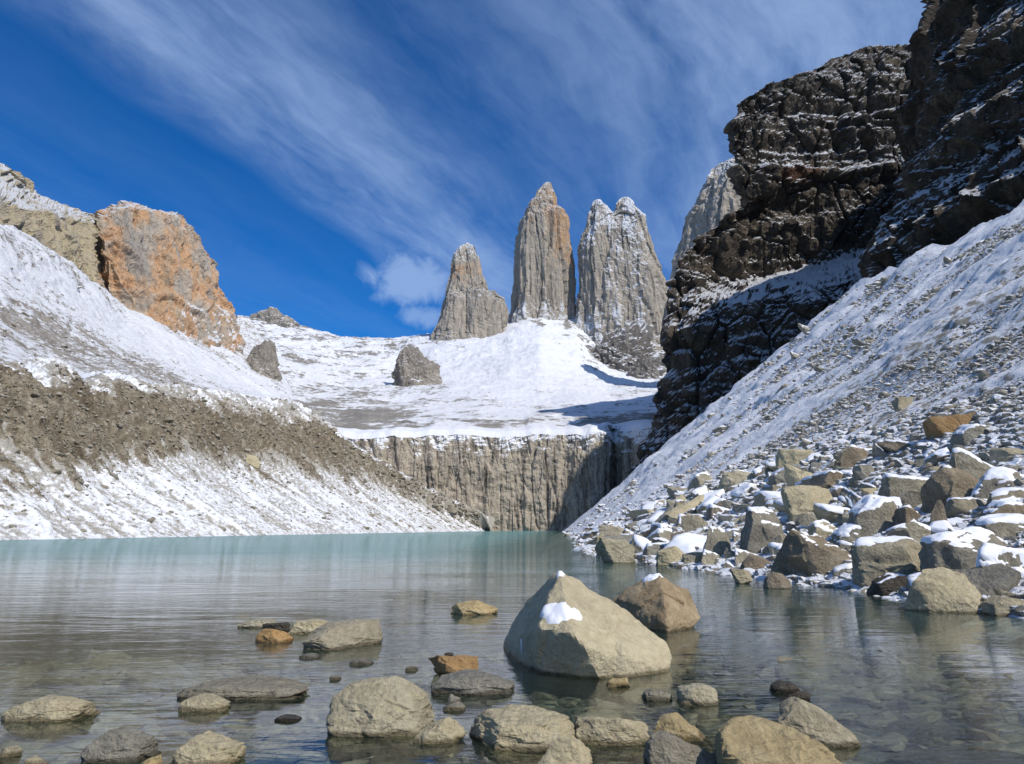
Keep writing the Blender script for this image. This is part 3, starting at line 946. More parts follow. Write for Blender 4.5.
def dark_cliff(name, rows, nu, nv, seed, label, snow_fn, tone_fn, strata_fn):
    G = loft(rows, nu, nv, 1)
    N = gnormals(G)
    q = G.reshape(-1, 3)
    n = N.reshape(-1, 3)
    pj = project(q)
    hn = n.copy()
    hn[:, 2] *= 0.15
    c1, e1 = cells(q * np.array((.055, .055, .03)), seed)
    c2, e2 = cells(q * np.array((.16, .16, .14)), seed + 1)
    c3, e3 = cells(q * np.array((.42, .42, .40)), seed + 2)
    fl = fbm(q * .03, 5, seed + 3, .58)
    disp = strata(q, seed + 10) * strata_fn(pj) + 5.0 * (c1 - .5) * sstep(e1, 0, .16) + 4.2 * (c2 - .5) * sstep(e2, 0, .2) + 1.0 * (c3 - .5) + 3.5 * fl - 3.2 * (1 - sstep(e1, 0, .08)) - 1.2 * (1 - sstep(e2, 0, .10))
    q2 = q + hn * disp[:, None]
    q2 += n * (.25 * fbm(q * .5, 3, seed + 5))[:, None]
    o = grid_obj(name, q2.reshape(G.shape), M_dark, False, dict(snow=snow_fn(pj, fl, c1), tone=tone_fn(pj, fl)))
    tag(o, label, kind='structure')
    return o


B = [
    [(590, 582, 380), (640, 550, 366), (700, 500, 359), (780, 440, 355), (880, 370, 352), (990, 340, 348)],
    [(640, 462, 384), (680, 432, 370), (740, 388, 363), (800, 350, 359), (880, 296, 356), (990, 262, 352)],
    [(660, 402, 388), (690, 386, 374), (750, 342, 367), (810, 315, 363), (880, 287, 360), (990, 250, 356)],
    [(664, 330, 392), (690, 320, 378), (750, 300, 371), (820, 287, 367), (875, 274, 364), (990, 240, 360)],
    [(668, 292, 396), (692, 283, 397), (750, 279, 418), (820, 262, 422), (872, 246, 419), (990, 225, 399)],
    [(679, 262, 396), (702, 243, 397), (757, 228, 410), (820, 218, 414), (880, 203, 411), (990, 180, 399)],
    [(701, 237, 397), (722, 224, 398), (766, 207, 411), (825, 192, 415), (885, 172, 412), (990, 150, 400)],
    [(747, 201, 397), (758, 195, 395), (780, 186, 404), (830, 172, 410), (890, 152, 413), (990, 130, 401)],
    [(735, 166, 398), (748, 161, 396), (785, 156, 405), (835, 150, 411), (895, 132, 414), (990, 110, 402)],
    [(731, 131, 398), (746, 129, 397), (790, 126, 406), (840, 121, 412), (900, 106, 415), (990, 90, 403)],
    [(741, 98, 399), (757, 97, 399), (795, 93, 408), (845, 89, 414), (905, 81, 417), (990, 70, 405)],
    [(769, 84, 402), (781, 82, 404), (811, 77, 413), (855, 63, 419), (910, 61, 422), (990, 55, 410)],
    [(800, 77, 408), (811, 75, 416), (832, 57, 425), (870, 47, 431), (915, 46, 434), (990, 42, 422)],
]
rows = [wrap_l([P(*p) for p in r], (50, 120, -8)) for r in B]
rows.append([p + np.array((10, 70, -12)) for p in rows[-1]])
rows.append([p + np.array((20, 120, -120)) for p in rows[-1]])
dark_cliff('dark_cliff', rows, 430, 470, 151, 'towering black-brown cliff with snowy ledges on the right, behind the scree',
           lambda pj, fl, c: .06 + .14 * fl + .50 * np.exp(-(((pj[:, 0] - 820) / 60) ** 2 + ((pj[:, 1] - np.interp(pj[:, 0], [740, 870], [278, 256])) / 13) ** 2))
           + .25 * np.exp(-(((pj[:, 0] - 820) / 60) ** 2 + ((pj[:, 1] - 152) / 14) ** 2)) + .22 * np.exp(-(((pj[:, 0] - 868) / 22) ** 2 + ((pj[:, 1] - 220) / 45) ** 2))
           + .12 * sstep(pj[:, 1], 285, 300) * sstep(pj[:, 0], 700, 800) - .15 * sstep(pj[:, 1], 170, 195) * (1 - sstep(pj[:, 1], 240, 262)),
           lambda pj, fl: .75 * np.exp(-(((pj[:, 0] - 795) / 34) ** 2 + ((pj[:, 1] - 172) / 16) ** 2)) + .5 * np.exp(-(((pj[:, 0] - 755) / 14) ** 2 + ((pj[:, 1] - 198) / 8) ** 2)),
           lambda pj: 1.0 - .45 * sstep(pj[:, 1], 165, 200))
A = [
    [(862, 382, 242), (920, 355, 226), (985, 325, 206), (1060, 282, 188), (1180, 230, 168)],
    [(864, 284, 242), (918, 255, 226), (982, 226, 206), (1060, 182, 188), (1180, 125, 168)],
    [(874, 258, 245), (925, 234, 229), (985, 198, 209), (1060, 165, 191), (1180, 110, 171)],
    [(887, 218, 248), (933, 200, 232), (990, 172, 212), (1062, 145, 194), (1180, 95, 174)],
    [(916, 187, 251), (947, 168, 235), (995, 142, 215), (1065, 120, 197), (1180, 80, 177)],
    [(925, 160, 253), (954, 133, 237), (1000, 108, 217), (1065, 92, 199), (1180, 60, 179)],
    [(936, 112, 256), (958, 96, 240), (1000, 72, 220), (1068, 60, 202), (1180, 30, 182)],
    [(932, 62, 259), (957, 50, 243), (1005, 40, 223), (1070, 25, 205), (1180, 0, 185)],
    [(927, 2, 262), (957, -4, 246), (1010, -10, 226), (1075, -20, 208), (1180, -40, 188)],
    [(928, -14, 266), (962, -23, 250), (1015, -32, 230), (1080, -41, 212), (1180, -50, 192)],
    [(947, -20, 287), (977, -29, 271), (1020, -38, 251), (1085, -47, 233), (1180, -56, 213)],
]
rows = [wrap_l([P(*p) for p in r], (45, 80, -6)) for r in A]
rows.append([p + np.array((10, 60, -20)) for p in rows[-1]])
rows.append([p + np.array((20, 90, -140)) for p in rows[-1]])
dark_cliff('dark_buttress', rows, 330, 430, 171, 'nearer dark layered buttress with snow lines, far right top',
           lambda pj, fl, c: .10 + .14 * fl + .16 * sstep(pj[:, 1], 110, 170),
           lambda pj, fl: 0 * fl, lambda pj: 1.15 + 0 * pj[:, 0])

# ------------------------------------------------------------------ boulders
ICO = {}


def ico(sub):
    if sub not in ICO:
        bm = bmesh.new()
        bmesh.ops.create_icosphere(bm, subdivisions=sub, radius=1.0)
        V = np.array([v.co[:] for v in bm.verts])
        Fc = np.array([[v.index for v in f.verts] for f in bm.faces])
        bm.free()
        ICO[sub] = (V / np.linalg.norm(V, axis=1, keepdims=True), Fc)
    return ICO[sub]


def vnorm(V, Fc):
    fn = np.cross(V[Fc[:, 1]] - V[Fc[:, 0]], V[Fc[:, 2]] - V[Fc[:, 0]])
    n = np.zeros_like(V)
    for k in range(3):
        np.add.at(n, Fc[:, k], fn)
    return n / (np.linalg.norm(n, axis=1, keepdims=True) + 1e-12)


def rock_shape(dirs, N, D, p, size, seed, rough=1.0):
    g = np.maximum(dirs @ N.T, 0) / D[None, :]
    r = (np.sum(g ** p, axis=1)) ** (-1.0 / p)
    V = dirs * r[:, None]
    s = 1.0 / size
    o = np.array((seed * 3.1, seed * 1.7, seed * 2.3))
    c1, e1 = cells(V * s * 2.6 + o, seed)
    c2, e2 = cells(V * s * 6.5 + o, seed + 1)
    d = size * rough * (0.035 * fbm(V * s * 2.2 + o, 4, seed, .55) + .075 * (c1 - .5) * sstep(e1, 0, .12) + .028 * (c2 - .5) * sstep(e2, 0, .15) + 0.018 * fbm(V * s * 11 + o, 4, seed + 3, .65))
    return V + dirs * d[:, None]


def hull_planes(pts):
    bm = bmesh.new()
    for p in pts:
        bm.verts.new(p)
    r = bmesh.ops.convex_hull(bm, input=bm.verts)
    bmesh.ops.recalc_face_normals(bm, faces=bm.faces)
    Ns, Ds, Vs = [], [], np.array(pts, float)
    c = Vs.mean(0)
    for f in bm.faces:
        n = np.array(f.normal[:])
        if f.calc_area() < 1e-6:
            continue
        d = n @ (np.array(f.verts[0].co[:]) - c)
        if d < 0:
            n, d = -n, -d
        if any(n @ m > .9995 and abs(d - e) < 1e-3 for m, e in zip(Ns, Ds)):
            continue
        Ns.append(n)
        Ds.append(max(d, 1e-3))
    bm.free()
    return c, np.array(Ns), np.array(Ds)


def rand_planes(rng, k=13, flat=1.0, lo=.55):
    Ns, Ds = [], []
    for i in range(k):
        z = rng.uniform(-1, 1)
        a = rng.uniform(0, 2 * math.pi)
        n = np.array((math.sqrt(1 - z * z) * math.cos(a), math.sqrt(1 - z * z) * math.sin(a), z))
        Ns.append(n)
        Ds.append(rng.uniform(lo, .95))
    for ax in ((1, 0, 0), (-1, 0, 0), (0, 1, 0), (0, -1, 0), (0, 0, 1), (0, 0, -1)):
        n = np.array(ax, float) + np.array([rng.uniform(-.35, .35) for _ in range(3)])
        Ns.append(n / np.linalg.norm(n))
        Ds.append(rng.uniform(.75, 1.0))
    return np.array(Ns), np.array(Ds)


def chop(N, D, pts, rng, k):
    """knock a few corners off a hull"""
    Ns, Ds = list(N), list(D)
    for _ in range(k):
        n = np.array([rng.gauss(0, 1), rng.gauss(0, 1) - .6, rng.gauss(0, 1) + .3])
        n /= np.linalg.norm(n)
        Ns.append(n)
        Ds.append((pts @ n).max() * rng.uniform(.62, .93))
    return np.array(Ns), np.array(Ds)


def snow_cap(V, Fc, thick, thr, seed, parent, size, local=None, nscale=2.2, mat=None):
    """a soft layer lying on the upward faces of a boulder (or round given spots)"""
    n = vnorm(V, Fc)
    noise = fbm(V * nscale / size + seed * 1.3, 5, seed + 50, .6)
    if local is not None:
        mk = np.zeros(len(V))
        for c, r in local:
            d = np.linalg.norm((V - np.array(c)) * np.array((1, 1, 1.0)), axis=1) / r
            mk = np.maximum(mk, 1 - d + .35 * noise)
        m_ = sstep(mk, 0.0, 0.45)
    else:
        m_ = sstep(n[:, 2] + .55 * noise, thr + .06, thr + .34)
    if m_.max() < .2:
        return None
    th = thick * m_ ** 0.6 * (0.8 + .35 * noise)
    Vc = V + n * (th * .6 - (1 - np.minimum(1, m_ * 4)) * 0.004 * size)[:, None]
    Vc[:, 2] += th * .5
    keep = m_[Fc].max(1) > 0.0
    Fk = Fc[keep]
    if len(Fk) < 6:
        return None
    out = []
    lab = np.arange(len(V))                               # split into connected patches
    while True:
        lo_ = lab[Fk].min(1)
        new = lab.copy()
        for k in range(3):
            np.minimum.at(new, Fk[:, k], lo_)
        new = new[new]
        if (new == lab).all():
            break
        lab = new
    fl_ = lab[Fk[:, 0]]
    ids, ct = np.unique(fl_, return_counts=True)
    for c_ in ids[np.argsort(-ct)][:3]:
        Fc_ = Fk[fl_ == c_]
        if len(Fc_) < max(12, ct.max() * .08):
            continue
        used, inv = np.unique(Fc_, return_inverse=True)
        out.append(link_mesh('snow_cap', Vc[used], inv.reshape(Fc_.shape), mat or M_snow, True, parent))
    return out


M_snow = snow_mat('settled snow', .4, 5.0)
RK = dict(wet=True, rand=0.22)
M_rock = {
    'pale': rock_mat('pale boulder', [(.33, .29, .195), (.46, .41, .285), (.54, .49, .36)], 1.6, stain=dict(stretch=(1, 1, 1.6), scale=2.2, a=.54, b=.66, col=(.19, .165, .125), amt=.6), bump=.7, bump_scale=14, cracks=None, fine=.3, spots=dict(scale=34, a=.58, b=.70, amt=.55, col=(.10, .09, .07)), **RK),
    'tan': rock_mat('tan boulder', [(.34, .26, .13), (.47, .375, .205), (.53, .445, .28)], 1.3, stain=dict(stretch=(1, 1, 1.6), scale=2.2, a=.54, b=.66, col=(.19, .165, .125), amt=.6), bump=.7, bump_scale=12, fine=.3, spots=dict(scale=28, a=.58, b=.70, amt=.45, col=(.13, .10, .065)), **RK),
    'orange': rock_mat('orange boulder', [(.30, .18, .08), (.42, .27, .125), (.42, .31, .18)], 1.5, bump=.7, bump_scale=12, fine=.3, spots=dict(scale=28, a=.58, b=.70, amt=.45, col=(.14, .09, .05)), **RK),
    'grey': rock_mat('grey boulder', [(.22, .203, .16), (.33, .308, .245), (.43, .405, .325)], 1.6, stain=dict(stretch=(1, 1, 1.6), scale=2.2, a=.54, b=.66, col=(.19, .165, .125), amt=.6), bump=.8, bump_scale=14, fine=.35, spots=dict(scale=30, a=.56, b=.68, amt=.5, col=(.07, .065, .055)), **RK),
    'brown': rock_mat('brown boulder', [(.18, .148, .105), (.28, .235, .17), (.39, .335, .25)], 1.5, bump=.8, bump_scale=12, fine=.35, spots=dict(scale=28, a=.56, b=.68, amt=.5, col=(.06, .045, .035)), **RK),
    'dark': rock_mat('dark boulder', [(.06, .052, .043), (.10, .088, .07), (.16, .14, .11)], 1.6, bump=.8, bump_scale=14, fine=.35, **RK),
    'shore': rock_mat('shore boulder', [(.27, .235, .16), (.38, .335, .235), (.46, .41, .30)], 1.3, bump=.8, bump_scale=10, fine=.35,
                      snow=dict(nz=1.0, noise=.9, thr=.92, soft=.06, scale=1.6, col=SNOW), spots=dict(scale=24, a=.56, b=.68, amt=.45, col=(.10, .085, .06)), **RK),
}


def assemble(o, caps):
    """a boulder that carries snow: an empty at its base parents the stone and its snow"""
    if not caps:
        return o
    e = bpy.data.objects.new(o.name.split('.')[0], None)
    e.empty_display_size = .2
    COL.objects.link(e)
    e.location = o.location
    for k in ('label', 'category', 'group'):
        if k in o:
            e[k] = o[k]
            del o[k]
    o.name = 'stone'
    o.location = (0, 0, 0)
    o.parent = e
    for c in caps:
        c.parent = e
    return e


def ground_hit(px, py, surf):
    d = raydir(px, py)
    o = np.array((0, 0, CAM_H))
    if surf == 'water':
        k = -CAM_H / d.z
        return o + np.array(d[:]) * k
    k = 6.0
    while k < 420:
        p = o + np.array(d[:]) * k
        z = max(0.0, float(scree_z(p[0], p[1])))
        if p[2] <= z:
            return p
        k *= 1.002
    return o + np.array(d[:]) * 60


def boulder(name, label, mat, V, Fc, loc, group=None, smooth=True, cat='boulder'):
    o = link_mesh(name, V, Fc, mat, smooth)
    o.data.set_sharp_from_angle(angle=R(26))
    o.location = loc
    tag(o, label, cat, group)
    return o


def box_rock(px0, px1, pt, pb, matk, label, seed, surf='water', depth=.75, k=11, lo=.55, p=22, sub=5, cap=None, sink=.35, name='boulder', group=None, rough=1.0, tilt=None, cat='boulder', pts=None):
    """a boulder filling a box of the view: its front foot on the surface at (px0..px1, pb), its top at pt"""
    hit = ground_hit((px0 + px1) / 2, pb, surf)
    Yf = hit[1]
    a, b = P(px0, pb, Yf), P(px1, pb, Yf)
    wdt = b[0] - a[0]
    dep = wdt * depth
    Yc = Yf + dep * .45
    # width and top measured at the rock's own middle distance
    a, b = P(px0, pb, Yc), P(px1, pb, Yc)
    wdt = b[0] - a[0]
    ztop = P((px0 + px1) / 2, pt, Yc)[2]
    rng = random.Random(seed)
    dirs, Fc = ico(sub)
    if pts is not None:
        # outline points given as fractions: x 0..1, depth 0..1, height 0..1
        ja = .35 if len(pts) in (12, 16) or pts is slab else 1.0
        jt = lambda a: rng.uniform(-a, a) * ja
        pp_ = [np.array(((x - .5) * 2 + jt(.12), (y - .5) * 2 + jt(.2), z * 2 - 1 + (jt(.16) if z > .1 else 0))) for x, y, z in pts]
        pp_ += [np.array((q_[0] * 1.04, q_[1] * 1.02, -2.0)) for q_ in pp_ if q_[2] < -.55]
        c, N, D = hull_planes(pp_)
        N, D = chop(N, D, np.array(pp_) - c, rng, 3 if ja < 1 else 6)
        V = rock_shape(dirs, N, D, p, 1.6, seed, rough * .9) + c
        lo_h = hit[2]
        x0, x1, y0, y1 = V[:, 0].min(), V[:, 0].max(), V[:, 1].min(), V[:, 1].max()
        V[:, 0] = (V[:, 0] - x0) / (x1 - x0) * wdt - wdt / 2
        V[:, 1] = (V[:, 1] - (y0 + y1) / 2) / (y1 - y0) * dep
        h = ztop - lo_h
        V[:, 2] = (V[:, 2] + 1) / (V[:, 2].max() + 1) * h
    else:
        N, D = rand_planes(rng, k, lo=lo)
        V = rock_shape(dirs, N, D, p, 1.5, seed, rough)
        if tilt is not None:
            V[:, 2] += V[:, 0] * tilt
        mn, mx_ = V.min(0), V.max(0)
        V = (V - (mn + mx_) / 2) / (mx_ - mn)
        h = ztop - hit[2]
        sk = max(sink * h, .10 if surf == 'water' else sink * h)
        V *= np.array((wdt, dep, h + sk))
        V[:, 2] += (h + sk) / 2 - sk
    loc = np.array(((a[0] + b[0]) / 2, Yc, hit[2]))
    o = boulder(name, label, M_rock[matk], V, Fc, loc, group, cat=cat)
    if cap:
        o = assemble(o, snow_cap(V, Fc, cap.get('t', .05) * wdt * .5, cap.get('thr', .62), seed, o, wdt, cap.get('local'), nscale=3.2))
    return o, V, Fc, loc, wdt


def px_rock(label, matk, pts, seed, p=30, sub=6, rough=1.0, name='boulder', under=.4, size=None):
    """a boulder from corner points (px, py, distance)"""
    W3 = [P(*q) for q in pts]
    W3 += [np.array((w_[0], w_[1], -under)) for w_ in W3 if w_[2] < .12]
    c, N, D = hull_planes(W3)
    dirs, Fc = ico(sub)
    ext = np.ptp(np.array(W3), axis=0).max()
    V = rock_shape(dirs, N, D, p, size or ext * .8, seed, rough)
    loc = np.array((c[0], c[1], 0.0))
    V = V + c - loc
    o = boulder(name, label, M_rock[matk], V, Fc, loc)
    return o, V, Fc, loc


# the large pale boulder in the water
o, V, Fc, loc = px_rock('largest pale boulder in the lake, wedge-shaped, peaked left with a snow patch', 'pale',
                        [(559, 569, 9.35), (551, 578, 9.85), (583, 582, 9.55), (600, 596, 9.6), (632, 614, 9.5), (667, 641, 9.3), (673, 656, 9.2), (664, 669, 9.0), (632, 675, 8.85),
                         (549, 604, 8.95), (539, 628, 8.70), (572, 634, 8.45), (583, 645, 8.42), (602, 662, 8.6), (617, 674, 8.75),
                         (536, 666, 9.15), (569, 672, 8.95), (519, 657, 9.75), (503, 645, 10.8), (510, 628, 10.8), (529, 600, 10.4), (620, 640, 10.3), (560, 640, 10.6)], 7, p=180, sub=6, rough=.55)
o.data.materials[0] = rock_mat('big boulder stone', [(.38, .325, .215), (.47, .41, .275), (.52, .46, .32)], 1.1, bump=.55, bump_scale=10, fine=.22,
                               spots=dict(scale=26, a=.60, b=.72, amt=.4, col=(.16, .13, .09)), wet=True)
c0 = P(561, 616, 8.78) - loc
c1 = P(550, 612, 8.85) - loc
c2 = P(571, 618, 8.8) - loc
cpk = P(559, 571, 9.35) - loc
ice = snow_cap(V, Fc, .048, .6, 3, o, 1.0, [(c0, .17), (c1, .13), (c2, .13)], nscale=6.0) + snow_cap(V, Fc, .025, .6, 4, o, 1.0, [(cpk, .085)], nscale=6.0)
pv = project(V + loc)
ok_ = np.where((np.hypot(pv[:, 0] - 517, pv[:, 1] - 640) < 5))[0]
tp_ = V[ok_[np.argmin(V[ok_, 1])]] + np.array((0, -.012, .02))
tri = [(0.0, .020), (-.06, .014), (-.12, .009), (-.18, .003)]
iv = [tp_ + np.array((r_ * math.cos(a), r_ * math.sin(a), z_)) for z_, r_ in tri for a in np.linspace(0, 2 * math.pi, 8, endpoint=False)]
icf = grid_faces(4, 8, True)
ice.append(link_mesh('icicle', np.array(iv), icf, M_snow, True))
big = assemble(o, ice)

# the orange-brown boulder behind it
o, V, Fc, loc = px_rock('orange-brown split boulder with small snow cap, behind the largest boulder', 'brown',
                        [(659, 576, 13.1), (650, 577, 13.2), (688, 590, 13.3), (696, 605, 13.2), (698, 617, 13.0), (668, 625, 12.2), (655, 615, 12.35), (645, 583, 13.1), (611, 600, 13.3), (640, 616, 12.6), (612, 610, 13.2),
                         (664, 600, 12.35), (640, 600, 14.3), (690, 605, 14.3)], 9, p=80, sub=6, rough=.8)
o.data.materials[0] = rock_mat('split boulder stone', [(.20, .145, .085), (.33, .255, .155), (.43, .345, .22)], 2.2, bump=.7, bump_scale=12, fine=.3, wet=True)
assemble(o, snow_cap(V, Fc, .05, .6, 5, o, 1.0, [(P(654, 579, 13.1) - loc, .17), (P(648, 582, 13.1) - loc, .10)], nscale=6.0))

# other stones standing in the shallow water, by their place in the picture
slab = [(0, .5, .1), (.05, .2, .55), (.1, .8, .6), (.35, .1, .9), (.4, .9, 1), (.7, .15, .85), (.75, .85, .9), (.98, .3, .45), (1, .7, .4), (.05, .1, 0), (.95, .1, 0), (.5, 0, 0), (0, .9, 0), (1, .9, 0)]
wedge_l = [(0, .6, .1), (.45, .3, 1), (.5, .7, .98), (.75, .3, .85), (1, .5, .75), (.98, .6, .55), (.15, .15, .35), (.3, 0, 0), (.8, .05, 0), (0, 1, 0), (1, 1, 0), (.6, .1, .45)]
dome = [(0, .5, .2), (.14, .25, .7), (.42, .25, 1), (.7, .4, .9), (1, .5, .25), (.1, .1, 0), (.45, -.02, .12), (.85, .05, 0), (.25, .9, .7), (.85, .8, .55), (.4, .02, .5), (0, .9, 0), (1, .9, 0)]
block = [(0, .3, .75), (.05, .8, .8), (.3, .05, .95), (.6, .05, 1), (.65, .8, 1), (.97, .2, .8), (1, .7, .75), (0, .2, 0), (1, .15, 0), (.5, 0, 0), (0, 1, 0), (1, 1, 0), (.95, .1, .25)]
peak_l = [(.12, .3, 1), (.2, .6, .95), (.45, .4, .75), (.8, .3, .4), (1, .4, .12), (0, .3, .4), (.05, .2, 0), (.5, 0, 0), (.95, .1, 0), (.5, .05, .35), (.1, 1, 0), (1, .9, 0), (.3, .9, .6)]
peak_m = [(.4, .4, 1), (.5, .4, .98), (.1, .4, .6), (.8, .4, .7), (1, .5, .3), (0, .4, .2), (.2, .05, 0), (.8, .05, 0), (.5, .05, .4), (.1, 1, 0), (.9, 1, 0)]
FG = [
    (-3, 91, 696, 722, 'pale', 'pale wedge rock in the water at the left picture edge', wedge_l, .5),
    (76, 154, 727, 763, 'grey', 'pale grey slanting rock with brown veins, low in the left front water', wedge_l, .6),
    (168, 241, 733, 768, 'pale', 'pale humped rock with dark rear edge, bottom left of the round boulder', wedge_l, .7),
    (-4, 20, 745, 758, 'pale', 'small pale stone at the bottom left picture corner', None, .8),
    (24, 51, 757, 768, 'pale', 'low pale stone at the bottom edge beside the left corner', None, .8),
    (141, 161, 755, 770, 'tan', 'tiny tan stone at the bottom edge, left of the pale humped rock', None, .9),
    (176, 308, 680, 700, 'grey', 'long flat yellowish slab lying low in the left water', slab, .45),
    (177, 228, 695, 712, 'pale', 'flat split-off flake under the near edge of the long slab', slab, .5),
    (238, 280, 619, 628, 'pale', 'faint flat pale rock just breaking the water, behind the small orange rock', slab, .6),
    (255, 293, 628, 643, 'orange', 'low bright orange rock beside the long block in the mid water', peak_m, .7),
    (263, 295, 622, 633, 'dark', 'small dark rock between the orange rock and the pale block', None, .7),
    (287, 333, 619, 634, 'pale', 'pale low rock touching the far side of the long block', None, .6),
    (305, 380, 621, 650, 'pale', 'long pale block with a dark broken left end, left of centre', [(.0, .2, .62), (.1, .1, .72), (.42, .05, .70), (1, .7, .72), (.96, .85, 1), (.5, .7, .98), (.12, .5, .85), (.02, .15, 0), (.45, 0, 0), (1, .6, 0), (0, .6, 0), (.95, 1, 0)], 1.1),
    (449, 498, 600, 615, 'tan', 'smooth yellowish flat rock alone in the water, left of the largest boulder', peak_m, .6),
    (298, 319, 654, 659, 'grey', 'small grey stone in the water below the long pale block', slab, .7),
    (349, 373, 659, 665, 'grey', 'thin grey stone above the round boulder', slab, .7),
    (329, 341, 675, 680, 'grey', 'tiny grey stone left of the round boulder top', slab, .8),
    (405, 418, 666, 671, 'grey', 'tiny grey stone beside the smooth orange rock', slab, .8),
    (427, 479, 654, 676, 'orange', 'smooth rounded orange rock with a pebble on top', None, .7),
    (430, 516, 673, 695, 'grey', 'grey oblong slab in front of the smooth orange rock', slab, .6),
    (325, 436, 676, 737, 'pale', 'big rounded speckled boulder, left of centre in front', [(0, .4, .25), (.03, .3, .6), (.2, .35, .86), (.42, .5, .97), (.68, .45, 1), (.8, .4, .82), (.98, .45, .66), (1, .5, .2), (.08, .05, .05), (.5, -.03, 0), (.9, .08, .05), (.5, .02, .45), (.2, .9, .7), (.85, .9, .6), (0, .9, 0), (1, .9, 0)], .75),
    (414, 466, 718, 744, 'pale', 'smooth oval pale stone touching the round speckled boulder', None, .7),
    (445, 463, 694, 704, 'grey', 'little grey stone standing in front of the grey oblong slab', None, .8),
    (442, 466, 703, 711, 'grey', 'little flat stone nearest the front of the grey oblong slab', slab, .8),
    (274, 301, 716, 722, 'dark', 'small dark flat stone left of the round speckled boulder', slab, .7),
    (466, 581, 708, 750, 'pale', 'broad low grey-green slab, front centre, in two steps', [(0, .2, .62), (.06, .5, .95), (.35, .7, 1), (.95, .7, .9), (1, .6, .6), (.85, .2, .65), (.3, .05, .72), (.1, .0, .1), (.8, 0, .05), (1, .3, 0), (0, 1, 0), (1, 1, 0)], .8),
    (532, 593, 735, 775, 'pale', 'rough pale rock at the bottom edge before the broad slab', peak_m, .8),
    (574, 649, 714, 745, 'pale', 'square block with shadowed left side and pale right end, right of the broad slab', block, .6),
    (648, 713, 711, 741, 'tan', 'pinkish tan wedge rock beside the square block', peak_l, .6),
    (644, 724, 731, 772, 'grey', 'greenish grey elongated rock at the bottom edge, left of the big yellow rock', peak_l, .6),
    (654, 682, 756, 772, 'grey', 'small grey rock at the very bottom edge under the elongated rock', None, .8),
    (709, 850, 717, 786, 'tan', 'big yellow-tan boulder cut by the bottom edge, right of centre', [(.05, .5, .75), (.16, .3, .97), (.28, .5, 1), (.5, .3, .75), (.8, .3, .42), (1, .4, .05), (.1, .1, .5), (.35, .02, .35), (.5, 0, 0), (.0, .3, 0), (.95, .1, 0), (.3, .9, .6), (.1, 1, 0), (.9, 1, 0)], .7),
    (774, 863, 697, 747, 'pale', 'pale pointed wedge rock behind the big yellow-tan boulder', peak_l, .6),
    (771, 800, 682, 693, 'dark', 'small dark stone awash behind the pale pointed wedge', slab, .8),
    (788, 812, 691, 701, 'dark', 'dark stone touching the peak of the pale pointed wedge', None, .8),
    (678, 718, 684, 705, 'pale', 'pale squarish rock alone in the water right of the largest boulder', block, .7),
    (605, 631, 677, 687, 'tan', 'small tan stone at the foot of the largest boulder', None, .7),
    (642, 673, 689, 701, 'grey', 'half-sunk grey stone in front of the largest boulder', slab, .7),
    (479, 497, 758, 768, 'grey', 'tiny grey stone at the bottom edge near centre', None, .8),
]
for i, (a, b, tp, bt, mk, lb, pts, dp) in enumerate(FG):
    o, V, Fc, loc, wd = box_rock(a, b, tp, bt, mk, lb, 200 + i, depth=dp, pts=pts, p=90, sub=6 if b - a > 70 else 5, rough=1.15, group='stones standing in the shallow water', cat='rock' if (b - a) > 40 else 'stone',
                                 name='boulder' if (b - a) > 60 else 'rock' if (b - a) > 30 else 'stone')

ph = ground_hit(453, 676, 'water')
Vp, Fp = ico(3)
pz = P(449, 655, ph[1] + .22)
o = boulder('pebble', 'dark pebble lying on top of the smooth orange rock', M_rock['dark'], Vp * np.array((.055, .05, .022)) * (1 + .12 * gnoise(Vp * 2.0, 5))[:, None], Fp, (pz[0], pz[1], pz[2] + .006), cat='pebble')

# sunken slabs seen through the water on the right
for i, (a, b, y, lb) in enumerate([(908, 1030, 752, 'large sunken grey slab under the water at the bottom right corner'), (905, 962, 722, 'small sunken slab under the water above the bottom right corner'),
                                   (975, 1008, 708, 'sunken pale stone under the water near the right edge')]):
    hit = ground_hit((a + b) / 2, y, 'water')
    wd = (b - a) / F * hit[1]
    rng = random.Random(300 + i)
    dirs, Fc = ico(4)
    N, D = rand_planes(rng, 9)
    V = rock_shape(dirs, N, D, 24, 1.5, 300 + i) * np.array((wd / 2 / .85, wd * .42, .11))
    o = boulder('sunken_slab', lb, M_rock['grey'], V, Fc, (hit[0], hit[1] + wd * .2, -.13), cat='rock')

